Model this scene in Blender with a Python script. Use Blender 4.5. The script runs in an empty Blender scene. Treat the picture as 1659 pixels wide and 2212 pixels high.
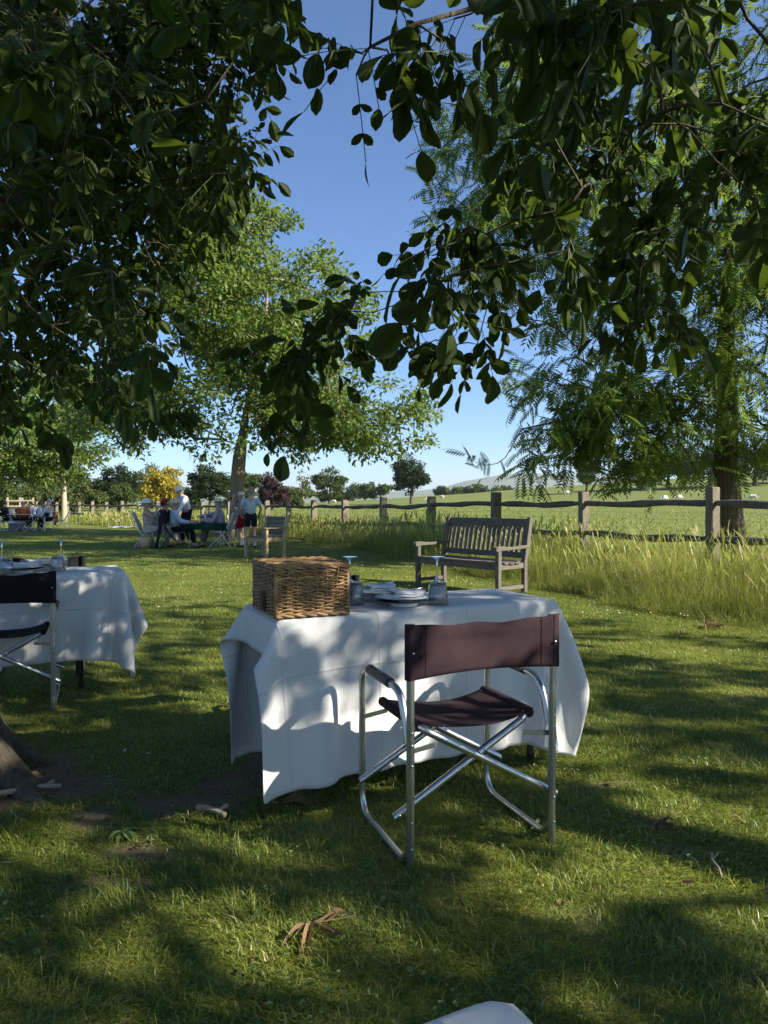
import bpy, bmesh, math, random
import numpy as np
from mathutils import Vector, Matrix

# ------------------------------------------------------------------ camera, sky, sun, exposure
SC = bpy.context.scene
COL = SC.collection
CAM_H, YH, F, CX = 1.18, 1086.0, 1534.0, 829.5
cam_d = bpy.data.cameras.new('camera'); cam = bpy.data.objects.new('camera', cam_d); COL.objects.link(cam)
cam_d.sensor_fit = 'VERTICAL'; cam_d.angle = 2*math.atan(1106.0/F)
cam_d.clip_start = 0.05; cam_d.clip_end = 30000
cam.location = (0, 0, CAM_H); cam.rotation_euler = (math.radians(90-0.747), 0, 0)
SC.camera = cam
SUN_EL = math.radians(31); SUN_AZ = math.radians(112)      # azimuth clockwise from +Y
SUN = Vector((math.sin(SUN_AZ)*math.cos(SUN_EL), math.cos(SUN_AZ)*math.cos(SUN_EL), math.sin(SUN_EL)))
world = bpy.data.worlds.new('World'); SC.world = world; world.use_nodes = True
wn = world.node_tree.nodes; wl = world.node_tree.links
sky = wn.new('ShaderNodeTexSky'); sky.sky_type = 'NISHITA'; sky.sun_disc = False
sky.sun_elevation = SUN_EL; sky.sun_rotation = SUN_AZ
sky.air_density = 0.9; sky.dust_density = 0.0; sky.ozone_density = 7.0; sky.altitude = 60
bg = wn.get('Background'); bg.inputs['Strength'].default_value = 0.076
wl.new(sky.outputs[0], bg.inputs[0])
sun_d = bpy.data.lights.new('sun', 'SUN'); sun_d.energy = 5.0; sun_d.angle = math.radians(0.53); sun_d.color = (1, .93, .80)
sun_o = bpy.data.objects.new('sun', sun_d); COL.objects.link(sun_o)
sun_o.rotation_euler = SUN.to_track_quat('Z', 'Y').to_euler(); sun_o.location = (30, -20, 30)
SC.view_settings.view_transform = 'Standard'; SC.view_settings.look = 'None'
SC.view_settings.gamma = 1; SC.view_settings.use_curve_mapping = False
SC.view_settings.exposure = 1.4

# ------------------------------------------------------------------ helpers
RNG = np.random.default_rng(7); random.seed(7)
def W(x, y, d): return np.array(((x-CX)/F*d, d, CAM_H-(y-YH)/F*d))
def G(x, y): d = CAM_H*F/(y-YH); return np.array(((x-CX)/F*d, d, 0.0))

def node_val(nt, op, a, b=None):
    n = nt.nodes.new('ShaderNodeMath'); n.operation = op
    for i, v in enumerate((a, b)):
        if v is None: continue
        if isinstance(v, (int, float)): n.inputs[i].default_value = v
        else: nt.links.new(v, n.inputs[i])
    return n.outputs[0]
def mixc(nt, fac, a, b):
    n = nt.nodes.new('ShaderNodeMix'); n.data_type = 'RGBA'
    for k, v in ((0, fac), (6, a), (7, b)):
        if isinstance(v, (int, float)): n.inputs[k].default_value = v
        elif isinstance(v, tuple): n.inputs[k].default_value = (*v[:3], 1)
        else: nt.links.new(v, n.inputs[k])
    return n.outputs[2]
def noise(nt, vec, scale, detail=4, rough=.6):
    n = nt.nodes.new('ShaderNodeTexNoise'); n.inputs['Scale'].default_value = scale
    n.inputs['Detail'].default_value = detail; n.inputs['Roughness'].default_value = rough
    if vec is not None: nt.links.new(vec, n.inputs['Vector'])
    return n.outputs['Fac']
def ramp(nt, fac, a, b):
    n = nt.nodes.new('ShaderNodeMapRange'); n.inputs[1].default_value = a; n.inputs[2].default_value = b
    nt.links.new(fac, n.inputs[0]); return n.outputs[0]
def coords(nt, stretch=(1, 1, 1), rnd=True):
    tc = nt.nodes.new('ShaderNodeTexCoord'); mp = nt.nodes.new('ShaderNodeMapping')
    mp.inputs['Scale'].default_value = stretch; nt.links.new(tc.outputs['Object'], mp.inputs['Vector'])
    if not rnd: return mp.outputs[0]
    oi = nt.nodes.new('ShaderNodeObjectInfo'); v = nt.nodes.new('ShaderNodeVectorMath'); v.operation = 'ADD'
    nt.links.new(mp.outputs[0], v.inputs[0])
    c = nt.nodes.new('ShaderNodeCombineXYZ'); m = node_val(nt, 'MULTIPLY', oi.outputs['Random'], 37.0)
    for i in range(3): nt.links.new(m, c.inputs[i])
    nt.links.new(c.outputs[0], v.inputs[1]); return v.outputs[0]
def bump(nt, h, strength, dist=.01):
    b = nt.nodes.new('ShaderNodeBump'); b.inputs['Strength'].default_value = strength; b.inputs['Distance'].default_value = dist
    nt.links.new(h, b.inputs['Height']); return b.outputs[0]
def newmat(name):
    m = bpy.data.materials.new(name); m.use_nodes = True
    return m, m.node_tree, m.node_tree.nodes['Principled BSDF']
def pmat(name, c1, c2=None, scale=8, rough=.6, metal=0, bmp=0, bscale=60, bdist=.004, spec=.4, stretch=(1, 1, 1), c3=None, obj_var=0):
    m, nt, p = newmat(name)
    p.inputs['Roughness'].default_value = rough; p.inputs['Metallic'].default_value = metal
    p.inputs['Specular IOR Level'].default_value = spec
    v = coords(nt, stretch)
    col = None
    if c2 is None: c2 = tuple(x*.8 for x in c1)
    f = ramp(nt, noise(nt, v, scale), .3, .7)
    col = mixc(nt, f, c1, c2)
    if c3 is not None:
        col = mixc(nt, ramp(nt, noise(nt, v, scale*3.1), .52, .72), col, c3)
    if obj_var:
        oi = nt.nodes.new('ShaderNodeObjectInfo'); hs = nt.nodes.new('ShaderNodeHueSaturation')
        nt.links.new(col, hs.inputs['Color'])
        nt.links.new(node_val(nt, 'ADD', node_val(nt, 'MULTIPLY', oi.outputs['Random'], obj_var*2), 1-obj_var), hs.inputs['Value'])
        col = hs.outputs[0]
    nt.links.new(col, p.inputs['Base Color'])
    if bmp:
        nt.links.new(bump(nt, noise(nt, v, bscale, 5), bmp, bdist), p.inputs['Normal'])
    return m
def leafmat(name, ca, cb, ctrans, tr=.35, rough=.45, spec=.4, veins=False, cc=None):
    """leaf: colour varies leaf by leaf through the 'tint' attribute"""
    m, nt, p = newmat(name)
    at = nt.nodes.new('ShaderNodeAttribute'); at.attribute_name = 'tint'
    col = mixc(nt, at.outputs['Fac'], ca, cb)
    if cc is not None: col = mixc(nt, ramp(nt, at.outputs['Fac'], .9, 1.0), col, cc)
    if veins:
        u = nt.nodes.new('ShaderNodeAttribute'); u.attribute_name = 'au'; w = nt.nodes.new('ShaderNodeAttribute'); w.attribute_name = 'av'
        a = node_val(nt, 'ABSOLUTE', w.outputs['Fac'])
        mid = node_val(nt, 'LESS_THAN', a, .05)
        s = node_val(nt, 'FRACT', node_val(nt, 'MULTIPLY', node_val(nt, 'SUBTRACT', u.outputs['Fac'], node_val(nt, 'MULTIPLY', a, .12)), 11.0))
        side = node_val(nt, 'MULTIPLY', node_val(nt, 'LESS_THAN', s, .1), .45)
        v = node_val(nt, 'MAXIMUM', mid, side)
        col = mixc(nt, node_val(nt, 'MULTIPLY', v, .55), col, tuple(min(1, x*2.2) for x in cb))
    nt.links.new(col, p.inputs['Base Color']); p.inputs['Roughness'].default_value = rough
    p.inputs['Specular IOR Level'].default_value = spec
    t = nt.nodes.new('ShaderNodeBsdfTranslucent'); nt.links.new(mixc(nt, at.outputs['Fac'], ctrans, tuple(x*1.3 for x in ctrans)), t.inputs['Color'])
    mx = nt.nodes.new('ShaderNodeMixShader'); mx.inputs[0].default_value = tr
    nt.links.new(p.outputs[0], mx.inputs[1]); nt.links.new(t.outputs[0], mx.inputs[2])
    nt.links.new(mx.outputs[0], nt.nodes['Material Output'].inputs['Surface'])
    return m

def arrmesh(name, V, Fc, attrs=None, smooth=False):
    """mesh from arrays: V (n,3), Fc (m,k) or list of such arrays"""
    if not isinstance(Fc, list): Fc = [Fc]
    me = bpy.data.meshes.new(name); V = np.asarray(V, dtype=np.float32)
    me.vertices.add(len(V)); me.vertices.foreach_set('co', V.ravel())
    loops = np.concatenate([f.ravel() for f in Fc]).astype(np.int32)
    tot = np.concatenate([np.full(len(f), f.shape[1], dtype=np.int32) for f in Fc])
    st = np.concatenate([[0], np.cumsum(tot)[:-1]]).astype(np.int32)
    me.loops.add(len(loops)); me.loops.foreach_set('vertex_index', loops)
    me.polygons.add(len(tot)); me.polygons.foreach_set('loop_start', st)
    try: me.polygons.foreach_set('loop_total', tot)
    except Exception: pass
    if smooth: me.polygons.foreach_set('use_smooth', np.ones(len(tot), dtype=bool))
    me.update(calc_edges=True)
    for k, a in (attrs or {}).items():
        at = me.attributes.new(k, 'FLOAT', 'POINT'); at.data.foreach_set('value', np.asarray(a, dtype=np.float32).ravel())
    return me
def obj(name, me, mat=None, parent=None):
    o = bpy.data.objects.new(name, me); COL.objects.link(o)
    if mat is not None and me is not None and not me.materials: me.materials.append(mat)
    if parent is not None: o.parent = parent
    return o
def tag(o, label=None, cat=None, group=None, kind=None):
    if label: o['label'] = label
    if cat: o['category'] = cat
    if group: o['group'] = group
    if kind: o['kind'] = kind
    return o
def thing(name, label, cat, loc=(0, 0, 0), rz=0, group=None):
    o = bpy.data.objects.new(name, None); COL.objects.link(o); o.empty_display_size = .1
    o.location = tuple(float(v) for v in loc); o.rotation_euler = (0, 0, rz)
    return tag(o, label, cat, group)
def copy_tree(o, parent=None):
    c = o.copy(); COL.objects.link(c); c.parent = parent
    for ch in list(o.children): copy_tree(ch, c)
    return c

class MB:
    """collects verts / faces of ONE piece"""
    def __init__(s): s.v = []; s.f = []
    def add(s, v, f):
        n = len(s.v); s.v += [tuple(map(float, p)) for p in v]; s.f += [tuple(i+n for i in q) for q in f]; return s
    def tube(s, pts, r, seg=8, cap=True):
        pts = [Vector(p) for p in pts]; n = len(pts)
        rs = r if isinstance(r, (list, tuple, np.ndarray)) else [r]*n
        t0 = (pts[1]-pts[0]).normalized(); a = t0.orthogonal().normalized(); V = []
        for i in range(n):
            t = (pts[min(i+1, n-1)]-pts[max(i-1, 0)]).normalized()
            a = (a-t*a.dot(t)).normalized(); b = t.cross(a)
            for k in range(seg):
                an = 2*math.pi*k/seg; V.append(pts[i]+(a*math.cos(an)+b*math.sin(an))*float(rs[i]))
        Fc = [(i*seg+k, i*seg+(k+1) % seg, (i+1)*seg+(k+1) % seg, (i+1)*seg+k) for i in range(n-1) for k in range(seg)]
        if cap: Fc += [tuple(reversed(range(seg))), tuple((n-1)*seg+k for k in range(seg))]
        return s.add(V, Fc)
    def box(s, c, size, M=None, b=0.004, jit=0):
        """chamfered box, centre c, full size"""
        bm = bmesh.new(); bmesh.ops.create_cube(bm, size=1)
        for v in bm.verts: v.co = Vector((v.co.x*size[0], v.co.y*size[1], v.co.z*size[2]))
        if b: bmesh.ops.bevel(bm, geom=bm.edges[:], offset=min(b, min(size)*.45), segments=1, affect='EDGES')
        if jit:
            for v in bm.verts: v.co += Vector((random.uniform(-jit, jit), random.uniform(-jit, jit), random.uniform(-jit, jit)))
        c = Vector(c); V = [((M @ v.co) if M is not None else v.co)+c for v in bm.verts]
        bm.verts.index_update(); s.add(V, [tuple(v.index for v in f.verts) for f in bm.faces]); bm.free(); return s
    def beam(s, p, q, w, t, up=(0, 0, 1), b=.004):
        """bar from p to q, width w (sideways), thickness t (along up)"""
        p = Vector(p); q = Vector(q); x = (q-p).normalized(); y = Vector(up).cross(x).normalized(); z = x.cross(y)
        M = Matrix((x, y, z)).transposed()
        return s.box((p+q)/2, ((q-p).length, w, t), M, b)
    def lathe(s, prof, seg=24, c=(0, 0, 0), rfun=None):
        V = []; n = len(prof)
        for (r, z) in prof:
            for k in range(seg):
                a = 2*math.pi*k/seg; rr = r*(rfun(a, z) if rfun else 1); V.append((c[0]+rr*math.cos(a), c[1]+rr*math.sin(a), c[2]+z))
        Fc = [(i*seg+k, i*seg+(k+1) % seg, (i+1)*seg+(k+1) % seg, (i+1)*seg+k) for i in range(n-1) for k in range(seg)]
        return s.add(V, Fc)
    def prism(s, poly, y0, y1, axis='y'):
        """outline (x,z) extruded along y"""
        n = len(poly); V = [(x, y0, z) for x, z in poly]+[(x, y1, z) for x, z in poly]
        Fc = [tuple(reversed(range(n))), tuple(range(n, 2*n))]+[(k, (k+1) % n, n+(k+1) % n, n+k) for k in range(n)]
        return s.add(V, Fc)
    def build(s, name, mat=None, parent=None, smooth=False, bevel=0):
        me = bpy.data.meshes.new(name); me.from_pydata(s.v, [], s.f); me.update()
        bm = bmesh.new(); bm.from_mesh(me); bmesh.ops.recalc_face_normals(bm, faces=bm.faces[:])
        if bevel: bmesh.ops.bevel(bm, geom=bm.edges[:], offset=bevel, segments=1, affect='EDGES')
        bm.to_mesh(me); bm.free()
        if smooth:
            me.polygons.foreach_set('use_smooth', np.ones(len(me.polygons), dtype=bool))
            if smooth != 'all':
                try: me.set_sharp_from_angle(angle=math.radians(50))
                except Exception: pass
        return obj(name, me, mat, parent)
def sstep(x, a, b):
    t = np.clip((np.asarray(x, dtype=float)-a)/(b-a), 0, 1); return t*t*(3-2*t)

# smooth value noise, used for terrain, density and irregular shapes
_T = np.random.default_rng(3).random((256, 256))
def vnoise(x, y):
    x = np.asarray(x, dtype=float); y = np.asarray(y, dtype=float)
    xi = np.floor(x).astype(int); yi = np.floor(y).astype(int); fx = x-xi; fy = y-yi
    fx = fx*fx*(3-2*fx); fy = fy*fy*(3-2*fy); g = lambda i, j: _T[i % 256, j % 256]
    return (g(xi, yi)*(1-fx)+g(xi+1, yi)*fx)*(1-fy)+(g(xi, yi+1)*(1-fx)+g(xi+1, yi+1)*fx)*fy
def fbm(x, y, o=3): return sum(vnoise(x*2**k+17*k, y*2**k+5*k)*.5**k for k in range(o))/sum(.5**k for k in range(o))

# ------------------------------------------------------------------ terrain
FENCE = [(4.63-1.164*k, 10+2.31*k) for k in range(-3, 9)]           # near fence, one post per point
FENCE2 = [(-6.3-1.56*k, 28.9+1.86*k) for k in range(0, 14)]         # it goes on to the left, further off
_FY = np.array([-40, 0]+[p[1] for p in FENCE]+[p[1] for p in FENCE2]+[90.0, 400])
_FX = np.array([30, 9.67]+[p[0] for p in FENCE]+[p[0] for p in FENCE2]+[-60.0, -400])
def fence_x(y): return np.interp(y, _FY, _FX)
_LY = np.array([-40, 0, 3, 6.73, 7.36, 8.46, 9.58, 12.1, 16.6, 22.9, 26, 28, 45, 90])
_LX = np.array([26, 7.4, 5.6, 3.64, 3.12, 2.76, 2.19, 1.2, -.45, -3.0, -5.2, -7.9, -22.0, -60])
def lawn_x(y): return np.interp(y, _LY, _LX)
def hgt(x, y):
    x = np.asarray(x, dtype=float); y = np.asarray(y, dtype=float)
    d = (x-fence_x(y))*.86
    near = 1-.75*sstep(y, 10, 26)
    bank = .2*near*sstep(d, -2.2, 0)
    t = np.clip((y-25)/200, 0, 1)**1.6
    rise = t*np.clip(2.5+.062*x, .4, 16)+np.clip(x-25, 0, 80)*.012*sstep(y, 10, 60)
    rise = np.where(y > 225, rise-(y-225)*.012, rise)
    rise = rise+sstep(y, 30, 80)*.5*(fbm(x/25, y/25)-.5)
    z = bank+rise*sstep(d, 0, 12)
    return np.maximum(z, -8)+.03*(fbm(x*.8, y*.8)-.5)*sstep(np.hypot(x, y), .5, 3)
def ray_ground(x, y, d0=3.0, d1=400.0):
    d = np.geomspace(d0, d1, 4000); px = (x-CX)/F*d; pz = CAM_H-(y-YH)/F*d
    hit = np.where(pz <= hgt(px, d))[0]
    k = hit[0] if len(hit) else len(d)-1
    return np.array((px[k], d[k], hgt(px[k], d[k])))
def gz(x, y): return float(hgt(x, y))
DIRT = [(*G(215, 1765)[:2], .10, .12), (*G(395, 1742)[:2], .26, .10), (*G(600, 1650)[:2], .22, .28), (*G(290, 1850)[:2], .16, .07),
        (*G(520, 1690)[:2], .22, .16), (*G(130, 1700)[:2], .3, .12), (*G(1425, 1785)[:2], .12, .05), (*G(1300, 1700)[:2], .12, .06),
        (*G(240, 1915)[:2], .12, .05), (*G(1500, 1840)[:2], .10, .05), (-1.85, 3.0, .55, .5)]
def dirt(x, y):
    m = np.zeros_like(np.asarray(x, dtype=float))
    for (a, b, rx, ry) in DIRT: m = np.maximum(m, 1-np.hypot((x-a)/rx, (y-b)/ry)*.6)
    return np.clip((m+(fbm(x*7, y*7, 3)-.5)*1.1-.25)*2.2, 0, 1)

def ground_mat():
    m, nt, p = newmat('ground_turf')
    v = coords(nt, rnd=False)
    n1 = noise(nt, v, .7, 5); n2 = noise(nt, v, 9, 5); n3 = noise(nt, v, .06, 4)
    a = mixc(nt, ramp(nt, n2, .3, .7), (.075, .10, .018), (.14, .16, .03))
    a = mixc(nt, ramp(nt, n1, .45, .7), a, (.19, .185, .04))
    fld = mixc(nt, ramp(nt, n1, .35, .65), (.12, .155, .032), (.165, .185, .048))
    fld = mixc(nt, ramp(nt, n3, .4, .7), fld, (.14, .155, .038))
    fld = mixc(nt, node_val(nt, 'MULTIPLY', ramp(nt, n2, .55, .8), .5), fld, (.09, .13, .03))
    at = nt.nodes.new('ShaderNodeAttribute'); at.attribute_name = 'field'
    c = mixc(nt, at.outputs['Fac'], a, fld)
    soil = mixc(nt, noise(nt, v, 30, 6), (.09, .062, .040), (.20, .145, .10))
    ad = nt.nodes.new('ShaderNodeAttribute'); ad.attribute_name = 'soil'
    c = mixc(nt, ad.outputs['Fac'], c, soil)
    nt.links.new(c, p.inputs['Base Color']); p.inputs['Roughness'].default_value = .9; p.inputs['Specular IOR Level'].default_value = .15
    nt.links.new(bump(nt, noise(nt, v, 60, 6), .8, .02), p.inputs['Normal'])
    return m
def build_ground():
    r = np.concatenate([[0.0], np.geomspace(.35, 9000, 250)]); na = 250
    # finer in front
    th = np.linspace(-math.pi, math.pi, na, endpoint=False)
    R, T = np.meshgrid(r[1:], th, indexing='ij'); X = R*np.sin(T); Y = R*np.cos(T)
    Z = hgt(X, Y); V = np.stack([X, Y, Z], -1).reshape(-1, 3); V = np.concatenate([V, [[0, 0, 0.0]]])
    nr = len(r)-1; i = np.arange(nr-1)[:, None]; k = np.arange(na)[None, :]; k2 = (k+1) % na
    Fq = np.stack([i*na+k, i*na+k2, (i+1)*na+k2, (i+1)*na+k], -1).reshape(-1, 4)[:, ::-1]
    kk = np.arange(na); Ft = np.stack([np.full(na, nr*na), (kk+1) % na, kk], -1)[:, ::-1]
    fx = sstep(V[:, 0]-lawn_x(V[:, 1]), -.2, .6)*(.3+.7*sstep(V[:, 0]-fence_x(V[:, 1]), -.3, .3))
    me = arrmesh('ground', V, [Fq, Ft], {'field': fx, 'soil': dirt(V[:, 0], V[:, 1])*(V[:, 1] < 6)}, smooth=True)
    o = obj('ground', me, ground_mat()); tag(o, kind='structure'); return o
ground = build_ground()

def build_hills():
    """chalk downs several kilometres off"""
    xs = np.linspace(-6000, 6000, 160); ys = np.linspace(3600, 7000, 30)
    X, Y = np.meshgrid(xs, ys, indexing='ij')
    prof = np.interp((X/Y)*F+CX, [-2000, 300, 640, 880, 935, 960, 1000, 1040, 1090, 1150, 1230, 1330, 1500, 1800, 3000], [60, 80, 70, 75, 88, 100, 140, 160, 190, 196, 180, 165, 140, 120, 60])*.93
    ridge = np.exp(-((Y-5000)/900)**2)
    Z = prof*ridge*(5000/4900)*1.12+14*(fbm(X/420, Y/420)-.5)*ridge-12*(1-ridge)
    n, m2 = len(xs), len(ys); i = np.arange(n-1)[:, None]; k = np.arange(m2-1)[None, :]
    Fq = np.stack([i*m2+k, (i+1)*m2+k, (i+1)*m2+k+1, i*m2+k+1], -1).reshape(-1, 4)
    m = pmat('down_grass', (.10, .14, .05), (.17, .18, .08), scale=.004, rough=.95, spec=.1, c3=(.04, .07, .03))
    o = obj('hills', arrmesh('hills', np.stack([X, Y, Z], -1).reshape(-1, 3), Fq, smooth=True), m); tag(o, kind='structure')
build_hills()
# ------------------------------------------------------------------ grass
def blades(pos, h, az, lean, wd, segs, name, mat, tint, parent=None):
    """pos (n,3) roots, height, lean azimuth, lean amount 0..1, width; segs cross sections before the tip"""
    n = len(pos); dirv = np.stack([np.cos(az), np.sin(az), np.zeros(n)], -1)
    fa = az+np.pi/2+RNG.normal(0, .7, n); side = np.stack([np.cos(fa), np.sin(fa), np.zeros(n)], -1)
    V = np.zeros((n, segs*2+1, 3), dtype=np.float32)
    for s in range(segs+1):
        t = s/segs
        c = pos+dirv*(h*lean*t**1.7)[:, None]; c[:, 2] += h*(t-.55*lean*t**2.4)
        if s < segs:
            w = (wd*(1-.55*t)*.5)[:, None]
            V[:, 2*s] = c-side*w; V[:, 2*s+1] = c+side*w
        else: V[:, 2*s] = c
    nv = segs*2+1; base = (np.arange(n)*nv)[:, None]; Fl = []
    q = []
    for s in range(segs-1): q.append(base+np.array([2*s, 2*s+1, 2*s+3, 2*s+2])[None])
    tri = base+np.array([2*segs-2, 2*segs-1, 2*segs])[None]
    if q: Fl.append(np.concatenate(q))
    Fl.append(tri)
    me = arrmesh(name, V.reshape(-1, 3), Fl, {'tint': np.repeat(tint, nv)})
    return obj(name, me, mat, parent)
M_LAWN = leafmat('lawn_blades', (.065, .105, .012), (.28, .305, .045), (.23, .29, .033), tr=.30, rough=.42, spec=.45, cc=(.36, .31, .13))
M_TALL = leafmat('meadow_blades', (.105, .15, .026), (.33, .335, .078), (.34, .36, .065), tr=.40, rough=.5, spec=.35, cc=(.50, .42, .20))
def lawn_grass():
    P = []; Hh = []; Wd = []; Ln = []; Tt = []
    zones = [(1.05, 2.1, 12500, .052, .0032, 1), (2.1, 3.6, 10000, .048, .0035, 1), (3.6, 5.5, 5400, .042, .0042, 1), (5.5, 8.5, 3000, .040, .0055, 1),
             (8.5, 14, 1100, .040, .008, 1), (14, 26, 330, .042, .014, 1)]
    for (y0, y1, den, h, w, _) in zones:
        xm = .60*y1+.25; n = int((y1-y0)*2*xm*den)
        x = RNG.uniform(-xm, xm, n); y = RNG.uniform(y0, y1, n)
        keep = (np.abs(x) < .585*y+.2) & (x < lawn_x(y)+.25)
        x, y = x[keep], y[keep]
        dn = dirt(x, y) if y0 < 6 else 0*x
        clump = fbm(x*5+40, y*5, 3); big = fbm(x*1.3, y*1.3+9, 3)
        keep = RNG.random(len(x)) > dn*1.02+np.clip(.42-clump, 0, .3)*1.2
        x, y, clump, big, dn = x[keep], y[keep], clump[keep], big[keep], dn[keep]
        P.append(np.stack([x, y, hgt(x, y)-.002], -1)); k = len(x)
        Hh.append(h*RNG.uniform(.45, 1.25, k)*(.55+.9*clump)*(1-.5*dn)); Wd.append(w*RNG.uniform(.6, 1.25, k)); Ln.append(np.clip(RNG.normal(.95, .4, k), .1, 1.7))
        tt = np.clip(RNG.normal(.28, .28, k)+1.1*(big-.45), 0, .88); tt[RNG.random(k) < .05] = 1.0; Tt.append(tt)
    P = np.concatenate(P); n = len(P)
    wind = fbm(P[:, 0]*1.8, P[:, 1]*1.8, 2)*9
    o = blades(P, np.concatenate(Hh), wind+RNG.normal(0, 1.3, n), np.concatenate(Ln), np.concatenate(Wd), 2, 'lawn_grass', M_LAWN, np.concatenate(Tt))
    tag(o, 'short mown lawn grass with bare scuffed patches', 'grass', kind='stuff')
def tall_grass():
    P = []; Hh = []; Wd = []; Ln = []; Tt = []; Az = []
    for (y0, y1, den, w) in [(4.5, 8.2, 5000, .0040), (8.2, 12, 3300, .0055), (12, 18, 1300, .008), (18, 30, 480, .013), (30, 52, 130, .028)]:
        n = int((y1-y0)*8*den); y = RNG.uniform(y0, y1, n); lx = lawn_x(y); fx = fence_x(y)
        x = lx+RNG.random(n)**.9*(fx-lx+2.2)
        x = x+(fbm(x*1.1, y*1.1)-.5)*1.5
        keep = (x < .585*y+.6) & (x > -.585*y-.5); x, y = x[keep], y[keep]
        wst = fx[keep]-lx[keep]+1.0
        keep = RNG.random(len(x)) < wst/8.0*1.0; x, y = x[keep], y[keep]
        # leave the bench its place
        bx = (x-1.20)*.64+(y-9.72)*-.77; by = (x-1.20)*.77+(y-9.72)*.64
        keep = ~((np.abs(bx) < .85) & (np.abs(by) < .42)); x, y = x[keep], y[keep]
        k = len(x); edge = sstep(x-lawn_x(y), -.35, .75); beyond = sstep(x-fence_x(y), .2, 1.0)
        cl = fbm(x*.9+3, y*.9, 3)
        P.append(np.stack([x, y, hgt(x, y)-.01], -1)); Hh.append((.14+.38*edge)*(.25+1.45*cl)*RNG.uniform(.45, 1.3, k)*(1-.68*beyond))
        Wd.append(w*RNG.uniform(.55, 1.1, k)); Ln.append(np.clip(RNG.normal(.58, .36, k)+.35*(1-edge), .05, 1.6))
        tt = np.clip(RNG.normal(.38, .24, k)+(cl-.5)*1.1, 0, .88); tt[RNG.random(k) < .10] = 1; Tt.append(tt)
        Az.append(fbm(x*.7, y*.7, 2)*10+RNG.normal(0, 1.5, k))
    o = blades(np.concatenate(P), np.concatenate(Hh), np.concatenate(Az), np.concatenate(Ln), np.concatenate(Wd), 3, 'tall_grass', M_TALL, np.concatenate(Tt))
    tag(o, 'tall uncut yellow-green meadow grass along the rail fence', 'grass', kind='stuff')
    # flowering stems with seed heads
    n = 5200; y = 4.5+RNG.random(n)**1.6*34; lx = lawn_x(y); fx = fence_x(y); x = lx+.15+RNG.random(n)*(fx-lx+.5)
    keep = (x < .585*y+.5) & (x > -.585*y-.5)
    bx = (x-1.20)*.64+(y-9.72)*-.77; by = (x-1.20)*.77+(y-9.72)*.64
    keep &= ~((np.abs(bx) < .85) & (np.abs(by) < .42)); x, y = x[keep], y[keep]; k = len(x)
    h = RNG.uniform(.42, .85, k)*(.65+.6*fbm(x*.9+3, y*.9, 3)); az = RNG.uniform(0, 6.28, k); ln = RNG.uniform(.1, .55, k)
    V = []; Fq = []; tt = []; wd = .0011*np.maximum(y, 6)*.30
    side = np.stack([np.cos(az+1.57), np.sin(az+1.57), 0*az], -1); d = np.stack([np.cos(az), np.sin(az), 0*az], -1)
    base = np.stack([x, y, hgt(x, y)], -1); rows = [(0, .6), (.5, .6), (.76, .5), (.80, 1.9), (.9, 2.6), (.97, 1.6), (1.0, .3)]
    VV = np.zeros((k, len(rows)*2, 3))
    for i, (t, w) in enumerate(rows):
        c = base+d*(h*ln*t**2)[:, None]; c[:, 2] += h*(t-.25*ln*t**2.5)
        VV[:, 2*i] = c-side*(wd*w)[:, None]; VV[:, 2*i+1] = c+side*(wd*w)[:, None]
    nv = len(rows)*2; b = (np.arange(k)*nv)[:, None]
    Fq = np.concatenate([b+np.array([2*i, 2*i+1, 2*i+3, 2*i+2])[None] for i in range(len(rows)-1)])
    o = obj('seeding_grass', arrmesh('seeding_grass', VV.reshape(-1, 3), Fq, {'tint': np.repeat(np.clip(RNG.normal(.8, .2, k), .3, 1), nv)}), M_TALL)
    tag(o, 'straw-coloured seed heads standing above the tall meadow grass', 'grass', kind='stuff')
    # grazed tussocks of the field beyond
    n = 60000; y = 8+RNG.random(n)**2.2*90; fx = fence_x(y); x = RNG.uniform(-.6, .6, n)*y
    keep = x > fx+1.0; x, y = x[keep], y[keep]; k = len(x); cl = fbm(x*.35, y*.35, 3)
    o = blades(np.stack([x, y, hgt(x, y)-.01], -1), .13*RNG.uniform(.4, 1.2, k)*(.4+1.2*cl), RNG.uniform(0, 6.28, k), RNG.uniform(.2, 1, k), .0016*y*RNG.uniform(.6, 1.2, k), 2, 'pasture_grass', M_TALL, np.clip(RNG.normal(.2, .2, k)+(cl-.5), 0, .85))
    tag(o, 'grazed pasture grass of the sheep field beyond the fence', 'grass', kind='stuff')
lawn_grass(); tall_grass()

# ------------------------------------------------------------------ trees
def leaf_template(fine=False):
    if fine: ts = [0, .1, .25, .42, .6, .77, .9, 1]; ws = [0, .36, .70, .92, 1, .90, .58, 0]
    else: ts = [0, .2, .5, .8, 1]; ws = [0, .58, 1, .80, 0]
    V = []; av = []; au = []
    for t, w in zip(ts, ws):
        V.append((t, 0, -.16*t*t)); au.append(t); av.append(0)
    n = len(ts); idx = {}
    for s in (-1, 1):
        for i in range(1, n-1):
            idx[(s, i)] = len(V); V.append((ts[i]-.01, s*ws[i]*.5, .07*ws[i]-.16*ts[i]**2)); au.append(ts[i]); av.append(s*ws[i])
    Fc = []
    for s in (-1, 1):
        a = [0]+[idx[(s, i)] for i in range(1, n-1)]+[n-1]
        Fc.append((0, 1, a[1])) ; Fc.append((n-2, n-1, a[n-2]))
        for i in range(1, n-2): Fc += [(i, i+1, a[i+1]), (i, a[i+1], a[i])]
    return np.array(V), np.array(Fc), np.array(au), np.array(av)
DIAMOND = (np.array([(0, 0, 0), (.5, -.5, .06), (1, 0, -.08), (.5, .5, .06)], dtype=float), np.array([(0, 1, 2), (0, 2, 3)]))
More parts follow.
